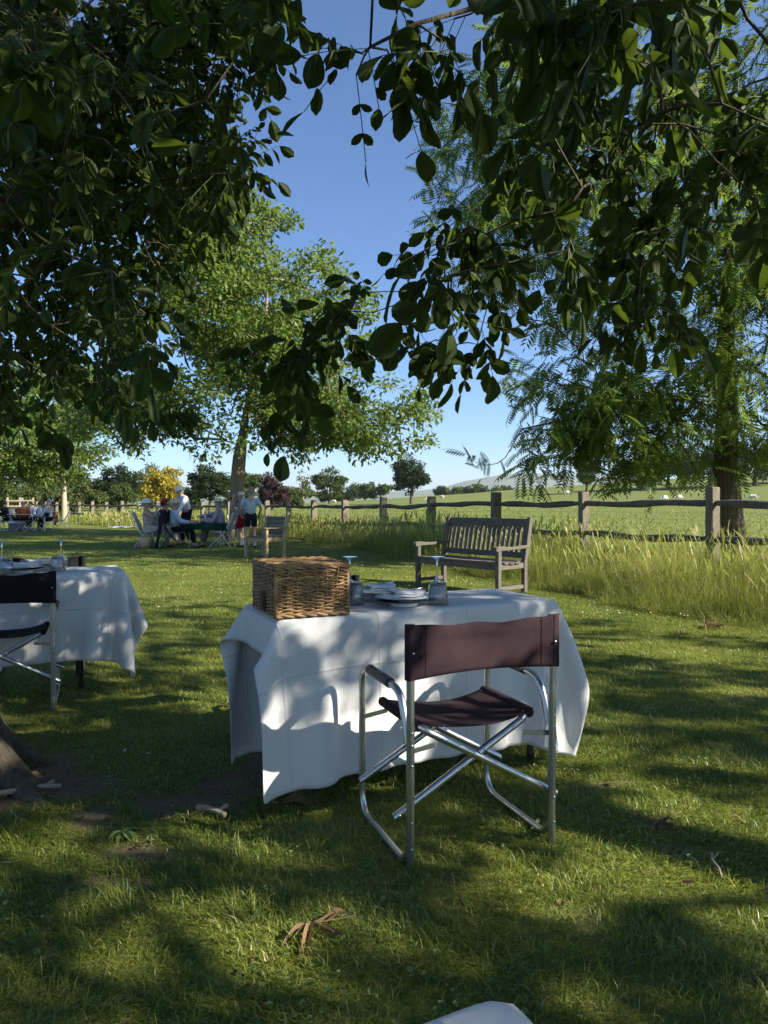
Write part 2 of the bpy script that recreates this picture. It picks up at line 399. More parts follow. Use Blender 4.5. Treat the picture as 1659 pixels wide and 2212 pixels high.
def frame(d, nrm):
    """(m,3,3) matrices: columns along, across, normal"""
    d = d/np.linalg.norm(d, axis=1, keepdims=True); y = np.cross(nrm, d); y /= np.linalg.norm(y, axis=1, keepdims=True)+1e-9
    z = np.cross(d, y); return np.stack([d, y, z], -1)
def scatter(name, T, pos, Rm, L, Wd, tint, mat, parent, extra=None):
    V0, F0 = T[0], T[1]; m = len(pos); nv = len(V0)
    S = np.stack([L, Wd, L], -1)
    V = np.einsum('mij,mnj->mni', Rm, V0[None]*S[:, None, :])+pos[:, None, :]
    Fc = (F0[None]+(np.arange(m)*nv)[:, None, None]).reshape(-1, F0.shape[1])
    at = {'tint': np.repeat(tint, nv)}
    if len(T) > 2: at['au'] = np.tile(T[2], m); at['av'] = np.tile(T[3], m)
    return obj(name, arrmesh(name, V.reshape(-1, 3), Fc, at), mat, parent)
def grow(chains, attr, rng, step=.4, k_path=.35, droop=0., wob=.12, tip_r=.004, p=2.4):
    """skeleton: chains = [(points, radii)], first the trunk; each attractor is joined to the nearest fit node"""
    pos = []; par = []; rad = []; plen = []; fixed = []
    for pts, rr in chains:
        pts = [np.array(q, dtype=float) for q in pts]
        if pos:
            D = np.linalg.norm(np.array(pos)-pts[0], axis=1); last = int(D.argmin())
        else: last = -1
        for q, r in zip(pts, rr):
            pos.append(q); par.append(last); rad.append(r); fixed.append(True)
            plen.append(0 if last < 0 else plen[last]+np.linalg.norm(q-pos[last])*.5); last = len(pos)-1
    root = pos[len(chains[0][0])-1]
    order = np.argsort(np.linalg.norm(attr-root, axis=1)); tips = []
    low = min(len(chains[0][0])-1, max(1, int(len(chains[0][0])*.55)))
    for i in order:
        a = attr[i]; A = np.array(pos); c = np.linalg.norm(A-a, axis=1)+k_path*np.array(plen); c[:low] += 50
        j = int(c.argmin()); b = pos[j]; L = np.linalg.norm(a-b); n = max(2, int(L/step)+1); last = j
        perp = rng.normal(0, 1, 3)*wob*L*.4
        for s in range(1, n+1):
            t = s/n; q = b+(a-b)*t+perp*math.sin(math.pi*t)+np.array([0, 0, -droop*L*math.sin(math.pi*t)])+rng.normal(0, wob*step*.25, 3)*(s < n)
            pos.append(q); par.append(last); rad.append(tip_r); fixed.append(False); plen.append(plen[last]+L/n); last = len(pos)-1
        tips.append((last, i))
    acc = np.zeros(len(pos)); has = np.zeros(len(pos), dtype=bool)
    for i in range(len(pos)-1, -1, -1):
        r = tip_r if not has[i] else acc[i]**(1/p)
        rad[i] = max(rad[i], r) if fixed[i] else r
        if par[i] >= 0: acc[par[i]] += r**p; has[par[i]] = True
    return np.array(pos), np.array(par), np.array(rad), tips
def limb_mesh(pos, par, rad, seg=6, rmin=0, skip=0):
    ch = [[] for _ in pos]
    for i, q in enumerate(par):
        if q >= 0: ch[q].append(i)
    V = []; Fc = []; nb = 0
    stack = [(0, -1)]
    while stack:
        s, p0 = stack.pop(); line = ([p0] if p0 >= 0 else [])+[s]; cur = s
        while ch[cur]:
            c = sorted(ch[cur], key=lambda q: -rad[q])
            for o in c[1:]: stack.append((o, cur))
            cur = c[0]; line.append(cur)
        rr = rad[line].copy()
        if p0 >= 0: rr[0] = min(rr[0], rr[1]*1.25)
        if rr.max() < rmin or len(line) < 2: continue
        sg = 12 if rr.max() > .12 else (seg if rr.max() > .02 else 4)
        P = pos[line]; n = len(P); tg = np.gradient(P, axis=0); tg /= np.linalg.norm(tg, axis=1, keepdims=True)+1e-9
        a = np.cross(tg[0], [.3, .9, .2]); a /= np.linalg.norm(a)+1e-9
        an = np.arange(sg)/sg*2*np.pi
        for k in range(n):
            a = a-tg[k]*a.dot(tg[k]); a /= np.linalg.norm(a)+1e-9; b = np.cross(tg[k], a)
            V.append(P[k]+(np.outer(np.cos(an), a)+np.outer(np.sin(an), b))*rr[k])
        i = np.arange(n-1)[:, None]; kk = np.arange(sg)[None]; k2 = (kk+1) % sg
        Fc.append((nb+np.stack([i*sg+kk, i*sg+k2, (i+1)*sg+k2, (i+1)*sg+kk], -1)).reshape(-1, 4)); nb += n*sg
    return arrmesh('limbs', np.concatenate(V), Fc, smooth=True)
def barkmat(name, a, b, lichen=None, s=14):
    return pmat(name, a, b, scale=s, rough=.9, bmp=.9, bscale=s*1.6, bdist=.03, spec=.15, stretch=(1, 1, .22), c3=lichen)
BARK = barkmat('walnut_bark', (.05, .04, .03), (.11, .09, .066), (.13, .105, .045), 22)
BARK_D = barkmat('dark_bark', (.05, .040, .030), (.115, .09, .065), (.14, .105, .04), 11)
BARK_P = barkmat('pale_bark', (.30, .25, .17), (.42, .36, .25))
def in_poly(x, y, poly):
    c = np.zeros(len(x), dtype=bool); n = len(poly)
    for i in range(n):
        x1, y1 = poly[i]; x2, y2 = poly[(i+1) % n]
        c ^= ((y1 > y) != (y2 > y)) & (x < (x2-x1)*(y-y1)/((y2-y1)+1e-9)+x1)
    return c
def poly_points(poly, n, dfun, rng):
    P = np.array(poly); lo = P.min(0); hi = P.max(0); x = rng.uniform(lo[0], hi[0], n*6); y = rng.uniform(lo[1], hi[1], n*6)
    k = in_poly(x, y, poly); x, y = x[k][:n], y[k][:n]
    d = np.array([dfun(a, b) for a, b in zip(x, y)]); return np.stack([(x-CX)/F*d, d, CAM_H-(y-YH)/F*d], -1)
def walnut_leaves(pos, par, tips, rng, per_tip=3, L0=.115, spread=.10):
    """compound leaves: rachis with five or seven broad leaflets"""
    C = []; D = []; N = []; L = []; rach = []
    for (ti, _) in tips:
        base = pos[ti]; d0 = pos[ti]-pos[par[ti]]; d0 = d0/(np.linalg.norm(d0)+1e-9)
        for q in range(per_tip if isinstance(per_tip, int) else int(rng.integers(per_tip[0], per_tip[1]+1))):
            d = d0*.5+rng.normal(0, .6, 3); d[2] -= .35; d /= np.linalg.norm(d)
            st = base-d0*rng.uniform(0, spread) if q else base
            sd = np.cross(d, rng.normal(0, .35, 3)+np.array([0, 0, 1.0])); sd /= np.linalg.norm(sd)+1e-9
            up = np.cross(sd, d); np_ = int(rng.integers(2, 4)); rl = rng.uniform(.16, .26)*L0/.1; sc = L0*rng.uniform(.55, 1.3)
            line = [st]
            for j in range(np_+1):
                t = (j+1.0)/(np_+1); pt = st+d*rl*t+np.array([0, 0, -.10*rl*t*t]); line.append(pt)
                if j == np_: sets = [(d, 1.15)]
                else: sets = [(d*.5+sd*.9, .72+.16*j), (d*.5-sd*.9, .72+.16*j)]
                for dv, s in sets:
                    if rng.random() < .06: continue
                    g = dv/np.linalg.norm(dv)+np.array([0, 0, -rng.uniform(.2, 1.15)])+rng.normal(0, .2, 3)
                    nn = up*.7+rng.normal(0, .62, 3)
                    C.append(pt); D.append(g); N.append(nn); L.append(sc*s*rng.uniform(.85, 1.12))
            rach.append(line)
    return np.array(C), np.array(D), np.array(N), np.array(L), rach
M_WAL = leafmat('walnut_leaf', (.011, .021, .005), (.028, .043, .008), (.115, .17, .016), tr=.30, rough=.55, spec=.16, veins=True)
LEAF_F = leaf_template(True); LEAF_C = leaf_template(False)
def leaf_variants(mat):
    out = []
    for i in range(6):
        V = LEAF_F[0].copy(); w = [.62, .68, .56, .72, .63, .55][i]
        V[:, 1] *= w; V[:, 1] += .04*np.sin(V[:, 0]*(3+i))*(i-2.5)/2.5
        V[:, 2] += .03*np.sin(V[:, 0]*7+i)*np.abs(LEAF_F[3])+[-.05, .03, 0, -.10, .06, -.02][i]*V[:, 0]**2
        me = arrmesh('leaf', V, LEAF_F[1], {'tint': np.full(len(V), [.2, .5, .8, .35, .65, .9][i]), 'au': LEAF_F[2], 'av': LEAF_F[3]}, smooth=True)
        me.materials.append(mat); out.append(me)
    return out
def walnut(name, label, chains, attr, rng, per_tip, base, roots=None, L0=.096):
    t = thing(name, label, 'tree', base)
    off = np.array(base)
    pos, par, rad, tips = grow(chains, attr, rng, step=.16, k_path=.30, droop=-.06, wob=.22, tip_r=.0028)
    C, D, N, L, rach = walnut_leaves(pos, par, tips, rng, per_tip, L0)
    trunk = obj('trunk', limb_mesh(pos-off, par, rad, 8), BARK, t)
    if roots: roots(t)
    # stalks
    Vs = []; Fs = []; nb = 0
    for line in rach:
        a = line[0]
        if a[1] < .8 or abs(a[0]) > .62*a[1]+.2 or a[2] > CAM_H+.78*a[1]: continue
        P = np.array(line)-off; w = np.array([.0016, .0016, 0])[None]
        for s, dv in enumerate(([1, .3, 0], [0, .2, 1])):
            dd = np.array(dv)*.0014; Vs.append(np.concatenate([P-dd, P+dd])); n = len(P)
            Fs += [(nb+i, nb+i+1, nb+n+i+1, nb+n+i) for i in range(n-1)]; nb += 2*n
    st = obj('leaf_stalks', arrmesh('leaf_stalks', np.concatenate(Vs), np.array(Fs)), pmat('leaf_stalk', (.06, .075, .02)), t); tag(st, kind='stuff')
    Rm = frame(D, N)
    # the leaves that show largest are single objects
    px = C[:, 0]/np.maximum(C[:, 1], .3)*F+CX; py = YH-(C[:, 2]-CAM_H)/np.maximum(C[:, 1], .3)*F
    vis = (C[:, 1] > .8) & (px > -30) & (px < 1690) & (py > -40) & (py < 2200)
    size = np.where(vis, L/np.maximum(C[:, 1], .3), 0); big = np.argsort(-size)[:300]; big = big[size[big] > 0]
    var = leaf_variants(M_WAL); msk = np.ones(len(C), dtype=bool); msk[big] = False
    for i in big:
        o = bpy.data.objects.new('leaf', var[int(rng.integers(0, 6))]); COL.objects.link(o); o.parent = t
        M = Matrix([[*(Rm[i][r]*L[i]), C[i][r]-off[r]] for r in range(3)]+[[0, 0, 0, 1]]); o.matrix_local = M
    for i, T in ((np.where(msk & vis)[0], LEAF_C), (np.where(msk & ~vis)[0], DIAMOND)):      # leaves above and behind the camera are simpler
        cr = scatter('crown', T, C[i]-off, Rm[i], L[i], L[i]*rng.uniform(.54, .72, len(i))*(1.45 if T is DIAMOND else 1), rng.random(len(i)), M_WAL, t); tag(cr, kind='stuff')
    return t

LPOLY = [(-120, -60), (600, -60), (605, 40), (540, 130), (530, 260), (520, 400), (490, 470), (400, 520), (350, 620), (335, 720), (350, 790), (300, 840), (230, 860), (60, 890), (-120, 880)]
def ldepth(x, y): return float(np.clip(3.7+(y+40)/1000*1.6+RNG.normal(0, .8), 2.9, 7.0)) if RNG.random() > .035 else float(RNG.uniform(2.0, 2.8))
r1 = np.random.default_rng(21)
A = poly_points(LPOLY, 760, ldepth, r1)
A2 = np.array([W(520, 20, 1.75), W(545, -25, 1.7), W(600, 20, 3.2), W(560, 110, 3.6), W(20, 20, 1.7), W(555, 190, 3.8), W(540, 350, 3.8), W(380, 690, 3.6), W(395, 870, 3.9), W(330, 900, 3.8), W(20, 90, 1.6), W(90, 140, 1.9)])
# crown outside the picture: over and behind the trunk
B = np.stack([r1.uniform(-6.5, -2.4, 90), r1.uniform(-.5, 6, 90), r1.uniform(2.3, 6.5, 90)], -1); B = B[(B[:, 0] < -.60*B[:, 1]-.3)]
A = np.concatenate([A, A2, B]); A = A[A[:, 2] > 1.5]
tx, ty = -1.99, 3.02
def lroots(t):
    # buttress roots of the near trunk
    for (an, ln, r) in ((-.35, .62, .085), (.35, .45, .07), (-1.0, .5, .075), (-1.7, .45, .07), (1.2, .4, .07), (2.4, .4, .07), (-2.6, .45, .07)):
        d = np.array([math.cos(an), math.sin(an), 0]); pts = []; rr = []
        for s in range(9):
            u = s/8; q = d*(.15+ln*u)+np.array([-d[1], d[0], 0])*.06*math.sin(u*4+an); z = .30*(1-u)**2.2-.03*u
            pts.append((q[0], q[1], z-.01)); rr.append(r*(1-u)**.8*1.2+.012)
        MB().tube(pts, rr, 9).build('root', BARK, t, smooth='all')
walnut('walnut_tree', 'walnut tree with flared roots at the edge of bare soil, its dense dark leaves overhanging', [
    ([(tx, ty, -.05), (tx, ty, .12), (tx, ty, .3), (tx-.03, ty, .6), (tx-.06, ty-.02, 1.1), (tx-.08, ty, 1.7), (tx-.05, ty+.05, 2.2)], [.44, .36, .285, .235, .21, .19, .18]),
    ([(tx-.05, ty+.05, 2.2), W(-40, 470, 3.3), W(150, 430, 3.5), W(330, 420, 3.7), W(440, 430, 3.9)], [.13, .08, .045, .025, .012]),
    ([(tx-.05, ty+.05, 2.2), W(-60, 200, 3.0), W(120, 40, 2.9), W(200, -60, 3.0)], [.13, .07, .04, .025]),
    ([(tx-.05, ty+.05, 2.2), W(-30, 620, 4.0), W(110, 720, 4.3), W(230, 800, 4.5), W(330, 860, 4.6)], [.10, .05, .035, .022, .012]),
    ([(tx-.05, ty+.05, 2.2), (-3, 3, 3.2), (-3.8, 2.6, 4.4)], [.12, .09, .05]),
], A, r1, (2, 4), (tx, ty, 0), lroots, .080)

RPOLY = [(1090, -50), (1760, -50), (1760, 330), (1640, 420), (1500, 500), (1470, 580), (1430, 680), (1360, 670), (1300, 580), (1220, 570), (1100, 560), (1050, 700), (1000, 740), (900, 700), (850, 620), (800, 580), (840, 530), (930, 480), (1050, 430), (1110, 330), (1090, 200), (1080, 90)]
RBR = [(580, 760), (700, 670), (800, 610), (840, 660), (750, 760), (640, 880), (600, 880)]
def rdepth(x, y): return float(np.clip(3.1+RNG.normal(0, .45)-(0.9 if y < 180 else 0), 1.7, 4.4))
r2 = np.random.default_rng(5)
A = np.concatenate([poly_points(RPOLY, 108, rdepth, r2), poly_points(RBR, 9, lambda a, b: float(r2.uniform(3.2, 3.8)), r2),
    np.array([W(745, 110, 2.0), W(770, 170, 2.0), W(850, 150, 2.0), W(900, 100, 2.1), W(950, 120, 2.0), W(980, 50, 2.2),
              W(605, 890, 3.6), W(640, 840, 3.7), W(565, 750, 3.7), W(650, 690, 3.4), W(930, 740, 3.2), W(985, 745, 3.15), W(1030, 745, 3.15), W(880, 720, 3.3), W(1360, 690, 3.0), W(1430, 680, 3.0), W(1320, 660, 3.1), W(1400, 640, 3.1)])])
# keep the long bough itself in sight
bl = np.array([W(1659, 60, 2.6), W(1520, 180, 2.5), W(1380, 290, 2.5), W(1270, 400, 2.7)])
def pxy(P): return np.stack([P[:, 0]/P[:, 1]*F+CX, YH-(P[:, 2]-CAM_H)/P[:, 1]*F], -1)
bp_, ap_ = pxy(bl), pxy(A); dmin = np.full(len(A), 1e9)
for k in range(3):
    for s in np.linspace(0, 1, 9): dmin = np.minimum(dmin, np.hypot(ap_[:, 0]-(bp_[k]+(bp_[k+1]-bp_[k])*s)[0], ap_[:, 1]+45-(bp_[k]+(bp_[k+1]-bp_[k])*s)[1]))
A = A[~((dmin < 95) & (A[:, 1] < 2.75))]
# the rest of this tree stands right of and behind the camera and shades the lawn
n = 1900; u = r2.normal(0, 1, (n, 3)); u /= np.linalg.norm(u, axis=1, keepdims=True); u *= (r2.random(n)**.45)[:, None]
B = u*np.array([4.9, 4.9, 3.1])+np.array([6.3, .6, 5.3])
keep = ~((B[:, 1] > .3) & (B[:, 0] < .60*B[:, 1]+.35) & (B[:, 2] < CAM_H+.80*B[:, 1])) & (B[:, 2] > 2.0) & (np.hypot(B[:, 0], B[:, 1]) > 1.8)
B = B[keep]
hole = fbm(B[:, 0]*.55+B[:, 2]*.4, B[:, 1]*.55+3, 2); gx, gy = B[:, 0]-1.54*B[:, 2], B[:, 1]+.62*B[:, 2]; patch = fbm(gx*1.0+7, gy*1.4, 2)
B = B[(hole > .42) & ((patch > .455-.25*sstep(gy, 2.0, 1.5)-.12*sstep(gx, .2, -1.5)*sstep(gy, 2.6, 3.0)) | (r2.random(len(B)) < .10))]  # unseen leaves thinned along the sun direction to shape the lawn dapples
n = 1000; u = r2.normal(0, 1, (n, 3)); u /= np.linalg.norm(u, axis=1, keepdims=True); B3 = u*(r2.random(n)**.4)[:, None]*np.array([4.2, 2.6, 2.2])+np.array([5.6, -2.3, 4.6]); B3 = B3[fbm(B3[:, 0]*.9-1.4*B3[:, 2], B3[:, 1]*.9+.6*B3[:, 2], 2) > .31]; B = np.concatenate([B, B3])  # unseen clumps added behind the camera to shade the foreground
n = 520; u = r2.normal(0, 1, (n, 3)); u /= np.linalg.norm(u, axis=1, keepdims=True); B3 = u*(r2.random(n)**.4)[:, None]*np.array([2.8, 2.4, 1.9])+np.array([8.7, 1.7, 4.7]); B3 = B3[fbm(B3[:, 0]*.8-1.2*B3[:, 2], B3[:, 1]*.8+.5*B3[:, 2]+9, 2) > .40]; B = np.concatenate([B, B3])  # further unseen clumps, added to shade the lawn on the right
B2 = np.stack([r2.uniform(-3.2, 4.6, 260), r2.uniform(-4.5, 1.1, 260), r2.uniform(2.9, 5.2, 260)], -1); B = np.concatenate([B, B2[(B2[:, 2] > CAM_H+.95*B2[:, 1]+.5)]])  # unseen leaves added above the camera to block sky light
gx, gy = B[:, 0]-1.54*B[:, 2], B[:, 1]+.62*B[:, 2]; drop = np.zeros(len(B), dtype=bool)      # openings cut in the unseen crown so sun patches land on cloth and lawn
for (a, b, r) in ((-.80, 2.98, .30), (-.28, 3.10, .26), (.15, 3.32, .16), (-1.0, 2.45, .27), (-1.6, 2.5, .2), (.40, 2.25, .20), (1.1, 2.30, .22), (2.2, 5.6, .5), (1.4, 4.4, .15), (-2.3, 4.1, .18), (-1.3, 5.2, .22), (-.6, 6.6, .4), (1.8, 3.3, .13)):
    drop |= np.hypot((gx-a)/1.25, gy-b) < r
B = B[~drop | (r2.random(len(B)) < .04)]
B5 = np.stack([r2.uniform(-3.4, 4.2, 420), r2.uniform(.8, 6.0, 420), r2.uniform(0, 1, 420)], -1); B5[:, 2] = CAM_H+.80*B5[:, 1]+.55+1.9*B5[:, 2]; B = np.concatenate([B, B5])   # unseen high crown, added to deepen the shade below
RX, RY = 6.4, .2
walnut('walnut_tree', 'spreading walnut tree whose long bough of big backlit leaves hangs over the wicker hamper', [
    ([(RX, RY, -.05), (RX, RY, .3), (RX-.02, RY, 1.2), (RX-.1, RY+.05, 2.3), (RX-.1, RY+.05, 3.2)], [.42, .30, .25, .23, .22]),
    ([(RX-.1, RY+.05, 3.2), (4.6, 1.4, 3.9), (3.0, 2.9, 3.85), W(1659, 60, 2.6), W(1520, 180, 2.5), W(1380, 290, 2.5), W(1270, 400, 2.7), W(1130, 470, 3.25), W(1010, 540, 3.2), W(880, 640, 3.3), W(760, 780, 3.5)], [.15, .08, .055, .038, .034, .029, .022, .017, .013, .010, .006]),
    ([(3.0, 2.9, 3.85), W(1590, 10, 3.0), W(1560, 300, 2.9), W(1530, 420, 2.9)], [.03, .022, .016, .006]),
    ([W(1659, 60, 2.6), W(1300, -30, 2.6), W(1050, 20, 2.1), W(900, 60, 2.0), W(800, 110, 1.95)], [.02, .013, .010, .008, .005]),
    ([(RX-.1, RY+.05, 3.2), (7.4, .2, 5.0), (7.8, .4, 7)], [.17, .12, .06]),
    ([(RX-.1, RY+.05, 3.2), (5.0, -1.0, 4.8), (4.0, -2.0, 6)], [.15, .09, .05]),
    ([(RX-.1, RY+.05, 3.2), (5.6, 2.2, 5.2), (5.0, 3.6, 6.4)], [.13, .08, .04]),
], np.concatenate([A, B]), r2, (3, 4), (RX, RY, 0))

def small_leaves(pos, par, tips, rng, n_per, spread, L0, droop=.2):
    ti = np.array([t for t, _ in tips]); P = pos[ti]; d0 = P-pos[par[ti]]; d0 /= np.linalg.norm(d0, axis=1, keepdims=True)+1e-9
    m = len(ti)*n_per; P = np.repeat(P, n_per, 0); d0 = np.repeat(d0, n_per, 0)
    c = rng.normal(0, 1, (m, 3)); c /= np.linalg.norm(c, axis=1, keepdims=True); c *= (rng.random(m)**.5)[:, None]*spread
    c[:, 2] *= .62; C = P+c; D = c/spread*.7+d0*.3+rng.normal(0, .55, (m, 3)); D[:, 2] -= droop
    N = rng.normal(0, .55, (m, 3))+np.array([0, 0, 1.0]); return C, D, N, L0*rng.uniform(.6, 1.25, m)
def crown_points(n, c, r, rng, shell=.5, shape=None, gap=.42, gs=.5):
    u = rng.normal(0, 1, (n*3, 3)); u /= np.linalg.norm(u, axis=1, keepdims=True); u *= (rng.random(n*3)**shell)[:, None]
    P = u*np.array(r)+np.array(c)
    hole = fbm(P[:, 0]*gs+P[:, 2]*gs*.7, P[:, 1]*gs+P[:, 2]*gs+4, 2); P = P[hole > gap]
    if shape is not None: P = P[shape(P)]
    return P[:n]

# middle tree behind the party: rounded open crown on a short forked trunk
r3 = np.random.default_rng(11); mx, my = -5.0, 24.0
Cc = np.concatenate([crown_points(430, (mx+.2, my, 6.8), (4.6, 4.4, 4.4), r3, .42, gap=.45, gs=.6), crown_points(60, (mx-.8, my, 10.3), (1.8, 1.8, 1.6), r3, .5, gap=.2),
                     crown_points(90, (mx+3.6, my-.5, 4.0), (3.2, 2.5, 1.6), r3, .5, gap=.3), crown_points(70, (mx-3.0, my, 4.2), (2.8, 2.5, 1.3), r3, .5, gap=.3)])
Cc = Cc[Cc[:, 2] > 2.6]
mt = thing('lawn_tree', 'rounded broadleaf tree with forked grey trunk rising behind the green picnic table', 'tree', (mx, my, gz(mx, my)))
o3 = np.array((mx, my, 0)); pos, par, rad, tips = grow([
    ([(mx, my, -.1), (mx, my, .3), (mx+.03, my, 1.0), (mx+.05, my, 2.0), (mx+.12, my, 2.7), (mx+.2, my, 3.3)], [.34, .27, .24, .23, .22, .17]),
    ([(mx+.05, my, 2.0), (mx-.35, my+.1, 3.3), (mx-.6, my+.1, 5.0), (mx-.7, my, 7.2), (mx-.7, my, 9.5)], [.15, .13, .10, .06, .03]),
    ([(mx+.12, my, 2.7), (mx+.9, my, 3.6), (mx+2.0, my-.2, 4.5), (mx+3.4, my, 5.2)], [.13, .11, .075, .04]),
    ([(mx+.2, my, 3.3), (mx+.5, my, 5), (mx+1.0, my, 7), (mx+1.1, my, 8.7)], [.14, .10, .07, .03]),
], Cc, r3, step=.5, k_path=.3, wob=.22, tip_r=.0115)
obj('trunk', limb_mesh(pos-o3, par, rad, 7), barkmat('grey_bark', (.16, .13, .095), (.27, .225, .165), (.33, .23, .08)), mt)
C, D, N, L = small_leaves(pos, par, tips, r3, 80, .55, .20)
M_MID = leafmat('lawn_tree_leaf', (.055, .10, .02), (.14, .185, .035), (.22, .30, .045), tr=.40, rough=.45, spec=.35)
cr = scatter('crown', DIAMOND, C-o3, frame(D, N), L, L*.52, np.clip(r3.normal(.45, .28, len(C)), 0, 1), M_MID, mt); tag(cr, kind='stuff')

# young pale-stemmed tree on the left
r4 = np.random.default_rng(12); lx, ly = -18.9, 42.0
Cc = np.concatenate([crown_points(190, (lx-.8, ly, 6.4), (4.4, 4.2, 3.9), r4, .45, gap=.3), crown_points(60, (lx-2, ly-1, 3.6), (3.5, 3, 1.4), r4, .5, gap=.3)]); Cc = Cc[Cc[:, 2] > 2.3]
lt = thing('young_tree', 'young tree with slender pale trunk standing before the long grass by the fence', 'tree', (lx, ly, 0)); o4 = np.array((lx, ly, 0))
pos, par, rad, tips = grow([([(lx, ly, -.1), (lx, ly, .2), (lx-.02, ly, 1.5), (lx-.05, ly, 2.6), (lx-.1, ly, 4.2), (lx-.3, ly, 6.5)], [.24, .18, .15, .13, .11, .06])], Cc, r4, step=.6, k_path=.3, wob=.2, tip_r=.01)
obj('trunk', limb_mesh(pos-o4, par, rad, 6), BARK_P, lt)
C, D, N, L = small_leaves(pos, par, tips, r4, 110, .8, .25)
cr = scatter('crown', DIAMOND, C-o4, frame(D, N), L, L*.55, np.clip(r4.normal(.5, .28, len(C)), 0, 1), M_MID, lt); tag(cr, kind='stuff')
# second, bigger crown of the same row further left
lx2, ly2 = -22.5, 33.0
lt = thing('orchard_tree', 'dark leafy tree shading the party by the small folding tables', 'tree', (lx2, ly2, 0)); o4 = np.array((lx2, ly2, 0))
Cc = crown_points(170, (lx2+1.2, ly2, 6.2), (5.2, 4.5, 3.8), r4, .45, gap=.3); Cc = Cc[Cc[:, 2] > 2.4]
pos, par, rad, tips = grow([([(lx2, ly2, -.1), (lx2, ly2, .3), (lx2, ly2, 2.0), (lx2+.3, ly2, 3.6), (lx2+.6, ly2, 6.0)], [.35, .26, .22, .17, .07])], Cc, r4, step=.6, k_path=.3, wob=.2, tip_r=.01)
obj('trunk', limb_mesh(pos-o4, par, rad, 6), BARK, lt)
C, D, N, L = small_leaves(pos, par, tips, r4, 110, .8, .22)
cr = scatter('crown', DIAMOND, C-o4, frame(D, N), L, L*.55, np.clip(r4.normal(.4, .28, len(C)), 0, 1), M_MID, lt); tag(cr, kind='stuff')

# feathery-leaved tree behind the fence
r5 = np.random.default_rng(13); fx0, fy0 = 6.95, 14.2; fz0 = gz(fx0, fy0)
def fshape(P):
    px = P[:, 0]/P[:, 1]*F+CX; py = YH-(P[:, 2]-CAM_H)/P[:, 1]*F
    lim = np.interp(py, [-600, 0, 200, 480, 520, 700, 850, 1000, 1060], [900, 960, 850, 820, 830, 1130, 1080, 1010, 1060])
    return (px > lim+15) & (py < 1085)
Cc = np.concatenate([crown_points(620, (fx0-.6, fy0, 8.0), (6.0, 5.0, 6.2), r5, .42, fshape, gap=.42, gs=.7), crown_points(115, (fx0-3.0, fy0-.4, 2.7), (3.2, 2.2, 1.4), r5, .6, fshape, gap=.42, gs=.9),
                     crown_points(130, (fx0-3.9, fy0, 7.5), (2.4, 2.2, 3.6), r5, .6, fshape, gap=.25), crown_points(70, (fx0+1.5, fy0-.5, 3.0), (2.6, 2.4, 1.5), r5, .6, gap=.3), crown_points(150, (fx0+.2, fy0-1.2, 5.2), (3.6, 2.6, 3.0), r5, .5, fshape, gap=.38, gs=.8)])
Cc = Cc[Cc[:, 2] > 1.45]
ft = thing('feathery_tree', 'tree with dark furrowed trunk and feathery leaves standing behind the rail fence', 'tree', (fx0, fy0, fz0)); o5 = np.array((fx0, fy0, fz0))
pos, par, rad, tips = grow([
    ([(fx0, fy0, fz0-.15), (fx0, fy0, fz0+.25), (fx0-.05, fy0, 1.1), (fx0-.12, fy0, 1.9), (fx0-.1, fy0, 3.0), (fx0-.15, fy0, 4.2), (fx0-.05, fy0, 6), (fx0-.2, fy0, 9)], [.36, .29, .25, .23, .20, .17, .12, .06]),
    ([(fx0-.1, fy0, 3.0), (fx0+.6, fy0, 4.0), (fx0+1.0, fy0, 5.2), (fx0+1.5, fy0, 7)], [.12, .10, .08, .04]),
    ([(fx0-.15, fy0, 4.2), (fx0-.9, fy0, 5.4), (fx0-1.3, fy0, 7.2), (fx0-1.6, fy0, 9.5)], [.11, .09, .07, .03]),
    ([(fx0-.12, fy0, 1.9), (fx0-1.2, fy0-.3, 2.5), (fx0-2.8, fy0-.5, 2.9), (fx0-4.3, fy0-.5, 2.6)], [.07, .055, .035, .015]),
], Cc, r5, step=.35, k_path=.25, wob=.2, tip_r=.0085)
obj('trunk', limb_mesh(pos-o5, par, rad, 7), BARK_D, ft)
M_FEA = leafmat('feathery_leaf', (.048, .09, .015), (.125, .17, .03), (.21, .29, .04), tr=.40, rough=.6, spec=.08)
def feather_template(np_=7):
    V = []; Fc = []
    def leafl(b, d, s, L):
        b = np.array(b); d = np.array(d)/np.linalg.norm(d); w = np.cross(d, [0, 0, 1.0]); n = len(V)
        V.extend([b, b+d*L*.45-w*L*.155+[0, 0, .01], b+d*L+[0, 0, -.10*L], b+d*L*.45+w*L*.155+[0, 0, .01]]); Fc.extend([(n, n+1, n+2), (n, n+2, n+3)])
    for k in range(np_):
        t = .16+.8*k/np_; L = .30*math.sin(.55+2.0*t)+.04
        for s in (-1, 1): leafl((t, 0, -.28*t*t), (.5, s*.9, -.38), s, L)
    leafl((.97, 0, -.27), (1, 0, -.5), 1, .2)
    n = len(V); V.extend([(0, -.006, 0), (0, .006, 0), (.5, .005, -.07), (.5, -.005, -.07), (1, 0, -.28)]); Fc.extend([(n, n+1, n+2), (n, n+2, n+3), (n+3, n+2, n+4)])
    return np.array(V, dtype=float), np.array(Fc)
FEA = feather_template()
ti = np.array([t for t, _ in tips]); npr = 10; P = np.repeat(pos[ti], npr, 0); d0 = pos[ti]-pos[par[ti]]; d0 /= np.linalg.norm(d0, axis=1, keepdims=True)+1e-9; d0 = np.repeat(d0, npr, 0)
m = len(P); C = P-d0*r5.uniform(0, .55, m)[:, None]+r5.normal(0, .16, (m, 3)); D = d0*.5+r5.normal(0, .75, (m, 3)); D[:, 2] -= .25; N = r5.normal(0, .25, (m, 3))+np.array([0, 0, 1.0])
